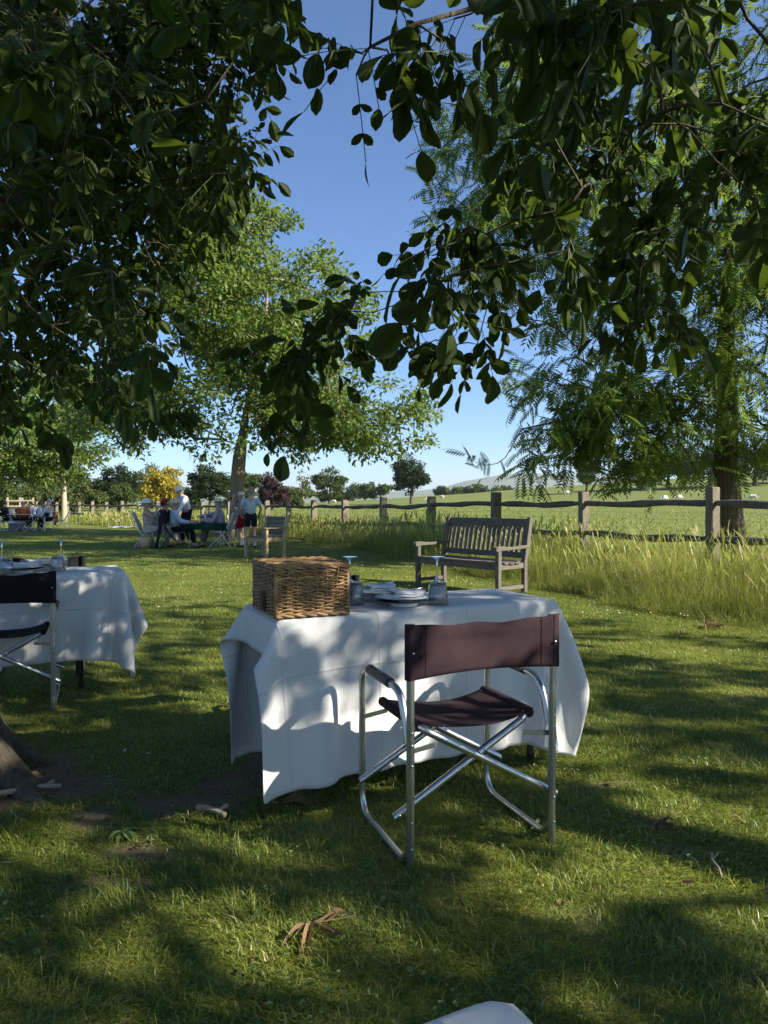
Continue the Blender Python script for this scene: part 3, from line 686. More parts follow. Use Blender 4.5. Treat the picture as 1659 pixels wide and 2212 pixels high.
L = r5.uniform(.30, .54, m); tn = np.clip(r5.normal(.45, .28, m), 0, 1); Rm = frame(D, N)
ok = (C[:, 2] > 1.2); C, L, tn, Rm = C[ok], L[ok], tn[ok], Rm[ok]
px = C[:, 0]/C[:, 1]*F+CX; py = YH-(C[:, 2]-CAM_H)/C[:, 1]*F; size = np.where((px > 0) & (px < 1659) & (py > 0), L/C[:, 1], 0); big = np.argsort(-size)[:300]
fv = []
for i in range(4):
    V = FEA[0].copy(); V[:, 1] *= [1, .9, 1.1, .95][i]; V[:, 2] -= [.0, .12, .05, .2][i]*V[:, 0]**2
    me = arrmesh('leaf', V, FEA[1], {'tint': np.full(len(V), [.2, .45, .7, .9][i])}); me.materials.append(M_FEA); fv.append(me)
for i in big:
    o = bpy.data.objects.new('leaf', fv[int(r5.integers(0, 4))]); COL.objects.link(o); o.parent = ft
    o.matrix_local = Matrix([[*(Rm[i][r]*L[i]), C[i][r]-o5[r]] for r in range(3)]+[[0, 0, 0, 1]])
msk = np.ones(len(C), dtype=bool); msk[big] = False
cr = scatter('crown', FEA, C[msk]-o5, Rm[msk], L[msk], L[msk]*r5.uniform(.8, 1.1, msk.sum()), tn[msk], M_FEA, ft); tag(cr, kind='stuff')

# distant trees and bushes
def far_tree(name, label, x0, x1, ytop, d, mat, n=90, per=70, trunk=True, ybase=None, rr=None, sh=.38, lowf=.12, seed=0, bark=None, cat='tree'):
    r = np.random.default_rng(100+seed); X = ((x0+x1)/2-CX)/F*d; zb = gz(X, d); zt = CAM_H-(ytop-YH)/F*d; w = (x1-x0)/F*d; h = zt-zb
    cz = zb+h*(.5+lowf/2); hh = h*(.5-lowf/2)*.95; lob = [crown_points(n//3, (X+r.uniform(-.08, .08)*w, d, cz+.06*h), (w*.34, w*.4, hh*.95), r, sh, gap=.3, gs=3.0/max(w, h))]
    for q in range(4): lob.append(crown_points(n//6+1, (X+(-1)**q*r.uniform(.14, .27)*w, d+r.uniform(-.2, .2)*w, cz+r.uniform(-.75, .35)*hh), (w*r.uniform(.18, .27), w*.25, hh*r.uniform(.3, .5)), r, .5, gap=.3, gs=3.0/max(w, h)))
    Cc = np.concatenate(lob); Cc[:, 2] = np.maximum(Cc[:, 2], zb+.08*h)
    t = thing(name, label, cat, (X, d, zb)); o = np.array((X, d, zb)); tr = max(.12, h*.03)
    pos, par, rad, tips = grow([([(X, d, zb-.3), (X, d, zb+h*.1), (X+.02*w, d, zb+h*.3), (X-.01*w, d, zb+h*.55), (X, d, zb+h*.75)], [tr*1.3, tr, tr*.85, tr*.6, tr*.3])], Cc, r, step=h*.09, k_path=.3, wob=.2, tip_r=.012+h*.001)
    obj('trunk', limb_mesh(pos-o, par, rad, 5, rmin=h*.002), bark or BARK, t)
    C, D, N, L = small_leaves(pos, par, tips, r, int(per*1.0), .095*(w+h)/2+.1, .0032*d+.04)
    # colour varies at random from leaf to leaf
    cr = scatter('crown', DIAMOND, C-o, frame(D, N), L, L*.6, np.clip(r.normal(.45, .3, len(C)), 0, 1), mat, t); tag(cr, kind='stuff'); return t
FG = leafmat('far_green', (.035, .062, .016), (.095, .125, .032), (.12, .16, .03), tr=.28, rough=.7, spec=.1)
FD = leafmat('far_dark', (.016, .032, .012), (.045, .066, .02), (.05, .08, .02), tr=.2, rough=.7, spec=.1)
FY = leafmat('far_gold', (.23, .18, .015), (.44, .35, .035), (.38, .32, .03), tr=.3, rough=.5)
FC = leafmat('far_copper', (.030, .018, .018), (.075, .048, .042), (.09, .04, .04), tr=.2, rough=.7, spec=.1)
FO = leafmat('far_olive', (.055, .075, .022), (.115, .13, .04), (.13, .15, .04), tr=.28, rough=.7, spec=.1)
far_tree('golden_tree', 'bright golden-yellow ornamental tree among green ones beyond the fence', 298, 398, 996, 78, FY, 110, 80, seed=1)
far_tree('round_tree', 'dense dark green dome-shaped tree beside the golden-yellow tree', 404, 502, 1001, 84, FD, 120, 80, seed=2)
far_tree('copper_beech', 'dark purple copper tree behind the forked grey trunk', 548, 628, 1016, 92, FC, 100, 70, seed=3)
far_tree('broad_tree', 'deep green broad tree next to the golden-yellow tree, above the olive bushes', 195, 318, 1003, 98, FD, 120, 80, seed=4)
far_tree('broad_tree', 'mid green tree peeping between golden-yellow and dome-shaped trees', 255, 400, 988, 118, FG, 90, 70, seed=5)
far_tree('willow_bush', 'low olive-green bush behind the pale fence posts by the slender trunk', 105, 178, 1056, 64, FO, 60, 70, seed=6, lowf=.02, cat='bush')
far_tree('willow_bush', 'rounded olive-green bush nearest the deep green broad tree', 160, 232, 1048, 68, FO, 60, 70, seed=7, lowf=.02, cat='bush')
far_tree('hedge_bush', 'olive bush behind the pale wooden tree guards', -30, 95, 1052, 70, FO, 70, 70, seed=8, lowf=.02, cat='bush')
far_tree('broad_tree', 'light green tree just behind the forked grey trunk', 485, 568, 1008, 112, FG, 80, 70, seed=9)
far_tree('bare_tree', 'thin greyish tree between copper tree and distant wood', 628, 680, 1008, 150, FO, 26, 22, seed=10, bark=BARK_P)
far_tree('broad_tree', 'rounded green tree where the distant wood begins', 672, 752, 1010, 160, FG, 80, 60, seed=11)
far_tree('field_oak', 'solitary dark green tree at the edge of the sheep field', 838, 938, 982, 128, FD, 120, 80, seed=12)
far_tree('field_oak', 'small hillside tree between the downs and the dark copse', 1235, 1300, 968, 165, FD, 80, 60, seed=13)
for i, (a, b, yt, d, mm) in enumerate([(1330, 1440, 985, 175, FD), (1385, 1500, 935, 168, FD), (1470, 1600, 905, 160, FD), (1560, 1700, 915, 165, FD), (1640, 1790, 930, 172, FD)]):
    tag(far_tree('copse_tree', 'dark tree in the copse on the rising pasture', a, b, yt, d, mm, 120, 80, seed=20+i, lowf=.03), group='copse on the hillside pasture')
for i, (a, b, yt, d) in enumerate([(598, 690, 1046, 210), (730, 800, 1046, 215), (770, 850, 1040, 205), (680, 745, 1050, 220)]):
    tag(far_tree('wood_tree', 'green tree in the distant wood along the far field edge', a, b, yt, d, FG, 60, 50, seed=30+i, lowf=.02), group='distant wood beyond the field')
for i, (a, b, yt) in enumerate([(930, 985, 1048), (970, 1020, 1052), (1005, 1060, 1046), (1050, 1120, 1050)]):
    tag(far_tree('hedgerow_tree', 'small tree in the hedgerow below the distant downs', a, b, yt, 300, FG, 50, 40, seed=40+i, lowf=.02), group='hedgerow below the downs')
far_tree('boundary_tree', 'tall green tree far behind the party with small folding tables', -60, 120, 985, 95, FG, 110, 80, seed=50)
far_tree('boundary_tree', 'mid green tree behind the young tree with pale trunk', 80, 215, 1000, 108, FG, 100, 70, seed=51)
for i, (a, b, yt, d, mm) in enumerate([(215, 300, 1046, 92, FG), (385, 440, 1052, 96, FD), (480, 560, 1050, 100, FG), (330, 410, 1040, 122, FD), (600, 660, 1052, 130, FG), (20, 130, 1030, 100, FD), (120, 230, 1026, 116, FD)]):
    tag(far_tree('hedge_bush', 'rounded green bush in the boundary hedge beyond the far fence', a, b, yt, d, mm, 60, 60, seed=60+i, lowf=.0, cat='bush'), group='boundary hedge beyond the far fence')
# ------------------------------------------------------------------ materials of things
ALU = pmat('brushed_aluminium', (.52, .53, .53), (.44, .45, .45), scale=5, rough=.34, metal=1, bmp=.05, bscale=300)
STEEL = pmat('rivet_steel', (.6, .6, .6), rough=.25, metal=1)
AUB = pmat('aubergine_canvas', (.027, .015, .018), (.038, .021, .025), scale=14, rough=.9, bmp=.5, bscale=900, bdist=.0015, spec=.15)
BLKC = pmat('black_canvas', (.010, .010, .011), (.016, .016, .018), scale=14, rough=.9, bmp=.4, bscale=900, bdist=.0015, spec=.15)
FOAM = pmat('grey_plastic', (.045, .045, .045), (.035, .035, .036), rough=.45)
LEGM = pmat('dark_grey_paint', (.055, .058, .058), (.04, .042, .042), rough=.5)
BLACK = pmat('black_paint', (.012, .012, .012), rough=.45)
WHITEM = pmat('white_paint', (.75, .75, .73), rough=.4)
def clothmat():
    m, nt, p = newmat('white_linen'); v = coords(nt)
    p.inputs['Base Color'].default_value = (.67, .665, .65, 1); p.inputs['Roughness'].default_value = .85; p.inputs['Specular IOR Level'].default_value = .2
    n = nt.nodes.new('ShaderNodeMath'); n.operation = 'ADD'
    nt.links.new(noise(nt, v, 7, 3), n.inputs[0]); nt.links.new(node_val(nt, 'MULTIPLY', noise(nt, v, 420, 2), .10), n.inputs[1])
    # ironed fold lines
    def att(k): a = nt.nodes.new('ShaderNodeAttribute'); a.attribute_name = k; return a.outputs['Fac']
    def crease(k, per, off): return node_val(nt, 'MAXIMUM', node_val(nt, 'SUBTRACT', 1.0, node_val(nt, 'MULTIPLY', node_val(nt, 'ABSOLUTE', node_val(nt, 'SUBTRACT', node_val(nt, 'FRACT', node_val(nt, 'MULTIPLY', node_val(nt, 'ADD', att(k), off), 1/per)), .5)), per/.007)), 0.0)
    cr = node_val(nt, 'ADD', crease('cu', .42, 5.08), crease('cv', .40, 5.03))
    hem = node_val(nt, 'GREATER_THAN', att('ce'), .015)
    fine = noise(nt, coords(nt, (1, 1, .35)), 26, 4)
    s = node_val(nt, 'ADD', node_val(nt, 'ADD', node_val(nt, 'ADD', n.outputs[0], node_val(nt, 'MULTIPLY', cr, .40)), node_val(nt, 'MULTIPLY', fine, .35)), node_val(nt, 'MULTIPLY', hem, -.25))
    nt.links.new(bump(nt, s, .6, .012), p.inputs['Normal'])
    t = nt.nodes.new('ShaderNodeBsdfTranslucent'); t.inputs['Color'].default_value = (.8, .81, .81, 1); mx = nt.nodes.new('ShaderNodeMixShader'); mx.inputs[0].default_value = .14
    nt.links.new(p.outputs[0], mx.inputs[1]); nt.links.new(t.outputs[0], mx.inputs[2]); nt.links.new(mx.outputs[0], nt.nodes['Material Output'].inputs['Surface'])
    return m
LINEN = clothmat()

# ------------------------------------------------------------------ tables under draped cloths (small cloth solver)
def cloth_sim(tx, ty, h, over, steps=260, seed=1, dx=.031, ground=.012):
    ox0, ox1, oy0, oy1 = over; rng = np.random.default_rng(seed)
    xs = np.arange(-tx/2-ox0, tx/2+ox1+dx*.5, dx); ys = np.arange(-ty/2-oy0, ty/2+oy1+dx*.5, dx)
    X, Y = np.meshgrid(xs, ys, indexing='ij'); hx, hy = tx/2+.004, ty/2+.004
    cxp = np.clip(X, -hx, hx); cyp = np.clip(Y, -hy, hy); ddx, ddy = X-cxp, Y-cyp; d = np.hypot(ddx, ddy)
    P = np.stack([cxp+ddx*.45, cyp+ddy*.45, h-.88*d], -1)
    P[..., 2] = np.maximum(P[..., 2], ground)
    fix = d < 1e-6; P += rng.normal(0, .004, P.shape)*(~fix)[..., None]; P[fix, 2] = h+.001
    Q = P.copy(); g = np.array([0, 0, -9.8])*(1/60.)**2
    def con(sl_a, sl_b, rest, k):
        a = P[sl_a]; b = P[sl_b]; dv = b-a; l = np.linalg.norm(dv, axis=-1, keepdims=True)+1e-9
        wa = (~fix[sl_a])[..., None]*1.0; wb = (~fix[sl_b])[..., None]*1.0; ws = np.maximum(wa+wb, 1e-6)
        cor = dv*(1-rest/l)*k/ws; P[sl_a] += cor*wa; P[sl_b] -= cor*wb
    S = slice
    def pairs(di, dj):
        out = []
        nI, nJ = X.shape
        for par in (0, 1):
            if di and not dj:
                out.append(((S(par*di, nI-di, None), S(None)), (S(par*di+di, nI, None), S(None)), di))
        return out
    nI, nJ = X.shape
    def run(di, dj, k):
        rest = dx*math.hypot(di, dj)
        # two interleaved passes so that no vertex is moved twice at once
        ax = 0 if di else 1; st = (di if di else abs(dj))
        for par in range(2):
            if ax == 0:
                ia = np.array([i for i in range(nI-di) if (i//di) % 2 == par]); ib = ia+di
                ja = S(0, nJ-dj) if dj >= 0 else S(-dj, nJ); jb = S(dj, nJ) if dj >= 0 else S(0, nJ+dj)
                con((ia, ja), (ib, jb), rest, k)
            else:
                ja = np.array([j for j in range(nJ-dj) if (j//dj) % 2 == par]); con((S(None), ja), (S(None), ja+dj), rest, k)
    for s in range(steps):
        vel = (P-Q)*.955; Q = P.copy(); P += (vel+g)*(~fix)[..., None]
        if s < 60: P += rng.normal(0, .0012, P.shape)*(~fix)[..., None]
        for it in range(5):
            run(1, 0, 1.0); run(0, 1, 1.0); run(1, 1, .55); run(1, -1, .55)
            if it % 2 == 0: run(2, 0, .15); run(0, 2, .15); run(4, 0, .02); run(0, 4, .02)
        ins = (np.abs(P[..., 0]) < hx) & (np.abs(P[..., 1]) < hy) & (P[..., 2] < h) & ~fix
        px = hx-np.abs(P[..., 0]); py = hy-np.abs(P[..., 1]); mx = ins & (px < py); my = ins & ~mx
        P[mx, 0] = np.sign(P[mx, 0])*hx; P[my, 1] = np.sign(P[my, 1])*hy
        low = P[..., 2] < ground; P[low, 2] = ground; Q[low] = P[low]
    n0, n1 = X.shape; i = np.arange(n0-1)[:, None]; k = np.arange(n1-1)[None, :]
    Fq = np.stack([i*n1+k, (i+1)*n1+k, (i+1)*n1+k+1, i*n1+k+1], -1).reshape(-1, 4)
    return arrmesh('tablecloth', P.reshape(-1, 3), Fq, {'cu': X, 'cv': Y, 'ce': np.minimum(np.minimum(X-xs[0], xs[-1]-X), np.minimum(Y-ys[0], ys[-1]-Y))}, smooth=True)
TH = .737; TL, TD = 1.34, .52
CLOTH1 = cloth_sim(TL, TD, TH+.004, (.14, .21, .56, .55), seed=4); CLOTH1.materials.append(LINEN)
CLOTH2 = cloth_sim(TL, TD, TH+.004, (.31, .31, .47, .50), seed=9, steps=220); CLOTH2.materials.append(LINEN)
def table(label, loc, rz, legm, cloth, clabel, inset=(.12, .10)):
    t = thing('folding_table', label, 'table', loc, rz)
    MB().box((0, 0, TH-.020), (TL-.06, TD-.06, .024), b=.006).build('tabletop', legm, t)
    for sx in (-1, 1):
        for sy in (-1, 1):
            x, y = sx*(TL/2-inset[0]), sy*(TD/2-inset[1])
            l = MB().tube([(x, y, .012), (x, y, TH-.025)], .0165, 12).build('leg', legm, t, smooth=True)
            MB().tube([(x, y, -.004), (x, y, .03)], .0185, 12).build('foot_cap', BLACK, l, smooth=True)
        MB().tube([(sx*(TL/2-inset[0]), -(TD/2-inset[1]), .62), (sx*(TL/2-inset[0]), TD/2-inset[1], .62)], .011, 8).build('cross_bar', legm, t, smooth=True)
    c = obj('tablecloth', cloth); c.location = t.location; c.rotation_euler = t.rotation_euler
    sub = c.modifiers.new('sub', 'SUBSURF'); sub.levels = 1; sub.render_levels = 1
    so = c.modifiers.new('thick', 'SOLIDIFY'); so.thickness = .0015; so.offset = 1
    tag(c, clabel, 'tablecloth'); return t
A1 = math.atan2(.44, .898); ex = np.array([.898, .44]); ey = np.array([-.44, .898])
def on_table(c0, u, v): return c0+ex*u+ey*v                         # u along the front, v away from it
T1 = np.array([-.400, 2.63]); c1 = on_table(T1, TL/2, TD/2)
table('folding table with round grey legs carrying the wicker hamper', (*c1, 0), A1, LEGM, CLOTH1, 'white tablecloth with leaf shadows, draped under the wicker hamper', (.10, .09))
T2 = np.array([-1.64, 4.53])-ex*TL; c2 = on_table(T2, TL/2, TD/2)
table('folding table with black legs, without a hamper, near the tree roots', (*c2, 0), A1, BLACK, CLOTH2, 'white tablecloth on the hamperless table near the tree roots', (.27, .10))
c3 = np.array([.116, .640])-ex*TL/2-ey*TD/2
table('folding table of which only one cloth-covered corner shows', (*c3, 0), A1, LEGM, CLOTH2, 'plain pale tablecloth corner jutting over the grass', (.12, .10))

# ------------------------------------------------------------------ director's chairs
def arc(p, q, r, n=6):
    """rounded polyline"""
    return None
def rounded(pts, r=.05, n=5):
    P = [Vector(p) for p in pts]; out = [P[0]]
    for i in range(1, len(P)-1):
        a = (P[i-1]-P[i]); b = (P[i+1]-P[i]); ra = min(r, a.length*.45, b.length*.45); A_ = P[i]+a.normalized()*ra; B_ = P[i]+b.normalized()*ra
        for k in range(n+1):
            t = k/n; out.append(A_*(1-t)**2+P[i]*2*t*(1-t)+B_*t*t)
    return out+[P[-1]]
RIV = MB().lathe([(0.0001, .0035), (.003, .003), (.0048, .0012), (.005, 0)], 8).build('rivet', STEEL, None, smooth='all'); RIVM = RIV.data; bpy.data.objects.remove(RIV)
def director_chair(label, loc, rz, canvas, rivets=True, group=None, detail=True):
    t = thing('director_chair', label, 'chair', loc, rz, group); w = .268; D = .45; R = .0125
    for s in (-1, 1):
        MB().tube([(s*w, 0, -.004), (s*w, 0, .775)], .0135, 14).build('back_post', ALU, t, smooth=True)
        MB().tube([(s*w, 0, .775), (s*w, 0, .79)], .0138, 12).build('post_cap', FOAM, t, smooth=True)
        loop = rounded([(s*w, .012, .045), (s*w, .07, .016), (s*w, D, .016), (s*w, D, .565), (s*w, .055, .565), (s*w, .016, .47), (s*w, .016, .40)], .075, 7)
        loop = rounded([(s*w, .010, .055), (s*w, .05, .013), (s*w, D, .014), (s*w, D+.0, .567), (s*w, .07, .560), (s*w, .022, .40)], .085, 7)
        fr = MB().tube(loop, R, 12).build('side_frame', ALU, t, smooth=True)
        ar = MB().tube([(s*w, D-.085, .5668), (s*w, .17, .5635)], .0185, 14).build('arm_grip', FOAM, t, smooth=True)
        # seat rail bends into the crossing legs at both ends
        zt = .440; xi = s*(w-.055)
        rail = rounded([(-s*(w+.035), .030, .155), (xi, .030, zt), (xi, D-.045, zt), (-s*(w+.035), D-.045, .155)], .06, 6)
        if s > 0: rail = [Vector((p.x, p.y+(.024 if p.y < .2 else -.024), p.z)) for p in rail]
        MB().tube(rail, R, 12).build('crossed_leg', ALU, t, smooth=True)
        for y in (.016, D-.02):
            MB().beam((s*w, y, .375), (s*(w-.10), y+.012, .385), .004, .018).build('hinge_link', ALU, t)
    # canvas back: sleeves round the posts, slack between
    def sheet(name, fn, nu, nv, mat, th=.003):
        V = [fn(i/nu, j/nv) for i in range(nu+1) for j in range(nv+1)]
        Fc = [(i*(nv+1)+j, (i+1)*(nv+1)+j, (i+1)*(nv+1)+j+1, i*(nv+1)+j+1) for i in range(nu) for j in range(nv)]
        o = MB().add(V, Fc).build(name, mat, t, smooth='all'); m_ = o.modifiers.new('thick', 'SOLIDIFY'); m_.thickness = th; m_.offset = 0; return o
    def bk(u, v):
        x = (u-.5)*2*(w+.016); e = math.sin(math.pi*u); wr = .004*math.sin(u*9+v*3)*e*v+.006*math.exp(-((v-.82)/.10)**2)*e
        return (x, -.0165+.030*e-wr, .612+.178*v-.013*e*v**2+.004*math.sin(u*17)*v*e+.008*e*(1-v)+(.006*(v > .9)*(u > .94)))
    b1 = sheet('back_canvas', bk, 40, 12, canvas)
    MB().tube([(-w-.002, 0, .613), (-w-.002, 0, .789)], .0172, 14).build('sleeve', canvas, b1, smooth=True)
    MB().tube([(w+.002, 0, .613), (w+.002, 0, .789)], .0172, 14).build('sleeve', canvas, b1, smooth=True)
    for u in (.115, .885):
        pts = [(bk(u, v)[0], bk(u, v)[1]-.0026, bk(u, v)[2]) for v in np.linspace(.02, .98, 9)]
        MB().tube(pts, .0011, 4).build('seam', canvas, b1)
    def st(u, v):
        x = (u-.5)*2*(w-.040); e = math.sin(math.pi*u); return (x, .055+v*(D-.125), .4545-.038*e**.8+.005*math.sin(v*7+u*5)*e)
    s1 = sheet('seat_canvas', st, 24, 10, canvas)
    for s in (-1, 1): MB().tube([(s*(w-.055), .055, .440), (s*(w-.055), D-.07, .440)], .0175, 12).build('seat_hem', canvas, s1, smooth=True)
    if rivets:
        for s in (-1, 1):
            for (z, yy) in ((.70, -.021), (.445, -.0135), (.405, -.0135), (.34, -.0135), (.16, -.0135), (.075, -.0135)):
                o = obj('rivet', RIVM, None, t); o.location = (s*(w+(-.002 if z > .6 else 0)), yy, z); o.rotation_euler = (math.pi/2, 0, 0)
            for k in (.14, .36, .52, .97):
                x = s*(w-.055)+(-s*(w+.035)-s*(w-.055))*k; z = .44+(.155-.44)*k
                o = obj('rivet', RIVM, None, t); o.location = (x, .030+(.024 if s > 0 else 0)-.0125, z); o.rotation_euler = (math.pi/2, 0, 0)
    return t
AC = math.radians(21.7)
director_chair("aubergine canvas director's chair with aluminium tube frame, before the hamper table", (.333, 2.35, .004), AC, AUB)
director_chair("dark director's chair half hidden across the hamper table", (-.40, 3.74, 0), AC+math.pi, BLKC, False)
director_chair("black canvas director's chair with aluminium frame beside the tree roots", (-1.878-.268*math.cos(AC), 4.02-.268*math.sin(AC), 0), AC, BLKC)
director_chair("black director's chair across the hamperless table", (-2.17-.268*math.cos(AC)-.05, 5.23-.268*math.sin(AC), 0), AC+math.pi, BLKC, False)

# ------------------------------------------------------------------ wicker hamper
WICK = pmat('willow_wicker', (.22, .122, .048), (.37, .23, .105), scale=9, rough=.5, spec=.4, bmp=.3, bscale=90, bdist=.002, c3=(.16, .07, .022), obj_var=.25)
def hamper(loc, rz):
    t = thing('wicker_hamper', 'square lidded wicker hamper with brown tag standing on the white cloth', 'hamper', loc, rz)
    L, D, H = .288, .325, .186; r = .0037; ns = 7
    def side(axis, sgn, n):
        ln = L if axis == 'x' else D; off = (D if axis == 'x' else L)/2
        for row in range(n):
            z = .012+(H-.030)*row/(n-1); pts = []; ph = row % 2; m = ns*4
            lump = random.uniform(.85, 1.15); tw = random.uniform(-.0016, .0016)
            for k in range(m+1):
                u = k/m*ln-ln/2; a = math.cos(math.pi*k/4.0+ph*math.pi)
                o = off+.0052*a*sgn*sgn; zz = z+tw*math.sin(k*.5+row)+.0012*math.sin(k*1.7+row*2.1)+.004*math.sin(k/m*5+row*.15)*.5
                pts.append((u, sgn*o, zz) if axis == 'x' else (sgn*o, u, zz))
            MB().tube(pts, [r*lump*(1.0+.12*math.sin(q*.9+row)) for q in range(m+1)], 6).build('willow_strand', WICK, t, smooth='all')
        for k in range(ns+1):
            u = (k/ns-.5)*ln*.96
            p = [(u, sgn*off, .004), (u, sgn*off, H-.012)] if axis == 'x' else [(sgn*off, u, .004), (sgn*off, u, H-.012)]
            MB().tube(p, .0038, 6).build('stake', WICK, t, smooth='all')
    for ax, sg in (('x', -1), ('x', 1), ('y', -1), ('y', 1)): side(ax, sg, 24)
    for sx in (-1, 1):
        for sy in (-1, 1): MB().tube([(sx*L/2, sy*D/2, .002), (sx*L/2, sy*D/2, H-.004)], .0075, 8).build('corner_post', WICK, t, smooth='all')
    def rope(path, name, par_, rr=.0058, am=.0055, tw=70):
        """two-strand twisted border"""
        for ph in (0, math.pi):
            pts = []; P = [Vector(p) for p in path]; tot = 0
            for a, b in zip(P[:-1], P[1:]):
                n = max(2, int((b-a).length/.006)); dd = (b-a).normalized(); s = Vector((-dd.y, dd.x, 0))
                for k in range(n):
                    q = a+(b-a)*(k/n); an = (tot+(b-a).length*k/n)*tw+ph; pts.append(q+s*am*math.cos(an)+Vector((0, 0, am*.8*math.sin(an))))
                tot += (b-a).length
            MB().tube(pts, rr, 6).build(name, WICK, par_, smooth='all')
    c = lambda e, z: [(-L/2-e, -D/2-e, z), (L/2+e, -D/2-e, z), (L/2+e, D/2+e, z), (-L/2-e, D/2+e, z), (-L/2-e, -D/2-e, z)]
    rope(c(.003, .010), 'base_border', t, .0055, .005); rope(c(.002, H-.010), 'rim_border', t, .005, .0045)
    MB().box((0, 0, H/2), (L-.018, D-.018, H-.02), b=.002).build('inner_fill', pmat('dark_inner_fill', (.06, .03, .012), rough=.9), t)  # added solid dark box, stops the weave being seen through
    # lid
    lid = MB().box((0, 0, H+.004), (L-.004, D-.004, .004), b=.001).build('lid', WICK, t)
    nl = 30
    for k in range(nl):
        y = -D/2-.004+(D+.008)*k/(nl-1); m = 28; pts = []
        for q in range(m+1):
            u = (q/m-.5)*(L+.012); a = math.cos(math.pi*q/4+(k % 2)*math.pi)
            pts.append((u, y+random.uniform(-.0006, .0006), H+.0105+.004*a+.006*math.sin(math.pi*q/m)*math.sin(math.pi*k/(nl-1))))
        MB().tube(pts, .0050*random.uniform(.9, 1.15), 6).build('willow_strand', WICK, lid, smooth='all')
    for k in range(ns+1):
        u = (k/ns-.5)*(L-.006); MB().tube([(u, -D/2-.006, H+.009), (u, 0, H+.016), (u, D/2+.006, H+.009)], .0045, 6).build('lid_stake', WICK, lid, smooth='all')
    rope(c(.006, H+.004), 'lid_border', lid, .0052, .0045)
    tg = MB().box((-L/2-.016, -.02, .055), (.004, .040, .078), b=.002).build('luggage_tag', pmat('brown_card', (.09, .045, .02), rough=.8), t)
    MB().tube([(-L/2-.008, -.02, .125), (-L/2-.017, -.02, .115), (-L/2-.017, -.02, .088)], .0013, 5).build('string', pmat('twine', (.4, .3, .18)), tg)
    for sg in (-1, 1):     # leather straps at the lid front
        MB().tube([(sg*.10, -D/2-.011, H+.006), (sg*.10, -D/2-.013, H-.014), (sg*.10, -D/2-.010, H-.030)], .0028, 6).build('fastening_loop', WICK, t, smooth=True)
    return t
hc = on_table(T1, .008+.288/2, .01+.325/2)
hamper((*hc, TH+.0075), A1-.03)

# ------------------------------------------------------------------ plates, napkins, forks, glasses
PORC = pmat('white_china', (.78, .79, .80), rough=.18, spec=.5); RIMB = pmat('black_rim_glaze', (.012, .013, .015), rough=.15, spec=.5)
NAPK = pmat('white_napkin', (.76, .77, .78), rough=.9, bmp=.3, bscale=30, bdist=.01)
def glassmat(name, tint=(.97, .98, .98)):
    m, nt, p = newmat(name); p.inputs['Base Color'].default_value = (*tint, 1); p.inputs['Roughness'].default_value = .02
    p.inputs['Transmission Weight'].default_value = 1; p.inputs['IOR'].default_value = 1.48; return m
GLASS = glassmat('clear_glass'); SMOKE = glassmat('ribbed_glass', (.86, .86, .88))
DISH = MB().lathe([(.0005, .004), (.055, .004), (.060, .0015), (.0605, .012), (.064, .013), (.10, .021), (.1012, .0225), (.0995, .0235), (.062, .0165), (.0005, .0155)], 40)
def setting(label_p, label_n, xy, rz, fork=True):
    t = thing('dinner_plate', label_p, 'plate', (*xy, TH+.0065), rz)
    DISH.build('dish', PORC, t, smooth=True)
    for z in (.0235, .0315):
        MB().lathe([(.0005, z), (.075, z), (.112, z+.0035), (.1225, z+.0055), (.1235, z+.007), (.122, z+.0078), (.11, z+.0058), (.074, z+.0032), (.0005, z+.0032)], 44).build('black_rimmed_plate', RIMB, t, smooth=True)
    MB().lathe([(.0005, .0352), (.070, .0354), (.100, .0378), (.101, .0373), (.0005, .0340)], 40).build('plate_well', PORC, t, smooth=True)
    n = thing('napkin', label_n, 'napkin', (*xy, TH+.0065+.0395), rz+.15)
    def fn(u, v, z): return ((u-.5)*.165+.006*math.sin(v*5), (v-.5)*.082+.004*math.sin(u*7), z+.004*math.sin(u*6+1)+.003*math.sin(v*7+z*300)+.004*math.sin(math.pi*v))
    for k, z in enumerate((.002, .008, .015)):
        V = [fn(i/10, j/6, z) for i in range(11) for j in range(7)]; V = [(x+.004*k, y-.002*k, zz) for x, y, zz in V]
        Fc = [(i*7+j, (i+1)*7+j, (i+1)*7+j+1, i*7+j+1) for i in range(10) for j in range(6)]
        o = MB().add(V, Fc).build('fold', NAPK, n, smooth='all'); s = o.modifiers.new('t', 'SOLIDIFY'); s.thickness = .006; s.offset = 1
        s2 = o.modifiers.new('b', 'SUBSURF'); s2.levels = 1; s2.render_levels = 1
    if fork:
        f = thing('fork', 'steel fork lying across the '+label_n, 'fork', (*xy, TH+.0065+.066), rz+.15)
        MB().tube([(-.09, -.012, .0), (0, -.01, .002), (.045, -.008, .0)], [.0035, .003, .0025], 6).build('handle', STEEL, f, smooth=True)
        MB().box((.058, -.008, .001), (.03, .021, .003), b=.001).build('head', STEEL, f)
        for q in range(4): MB().tube([(.07, -.0155+q*.005, .001), (.105, -.0155+q*.005, .004)], .0012, 5).build('tine', STEEL, f)
WINE = [(.0325, 0), (.036, .02), (.0405, .045), (.0400, .062), (.032, .078), (.017, .090), (.006, .098), (.0042, .115), (.0038, .15), (.0042, .178), (.010, .189), (.031, .1925), (.034, .195), (.0335, .1965), (.0005, .1945)]
WINE_IN = [(.0005, .0955), (.0085, .0945), (.0165, .0875), (.031, .076), (.0388, .061), (.0393, .045), (.0348, .02), (.0313, .0)]
GW = MB().lathe(WINE_IN+WINE, 32); GWo = GW.build('g', GLASS, None, smooth='all'); GWM = GWo.data; bpy.data.objects.remove(GWo)
rib = lambda a, z: 1+.028*math.cos(a*26)
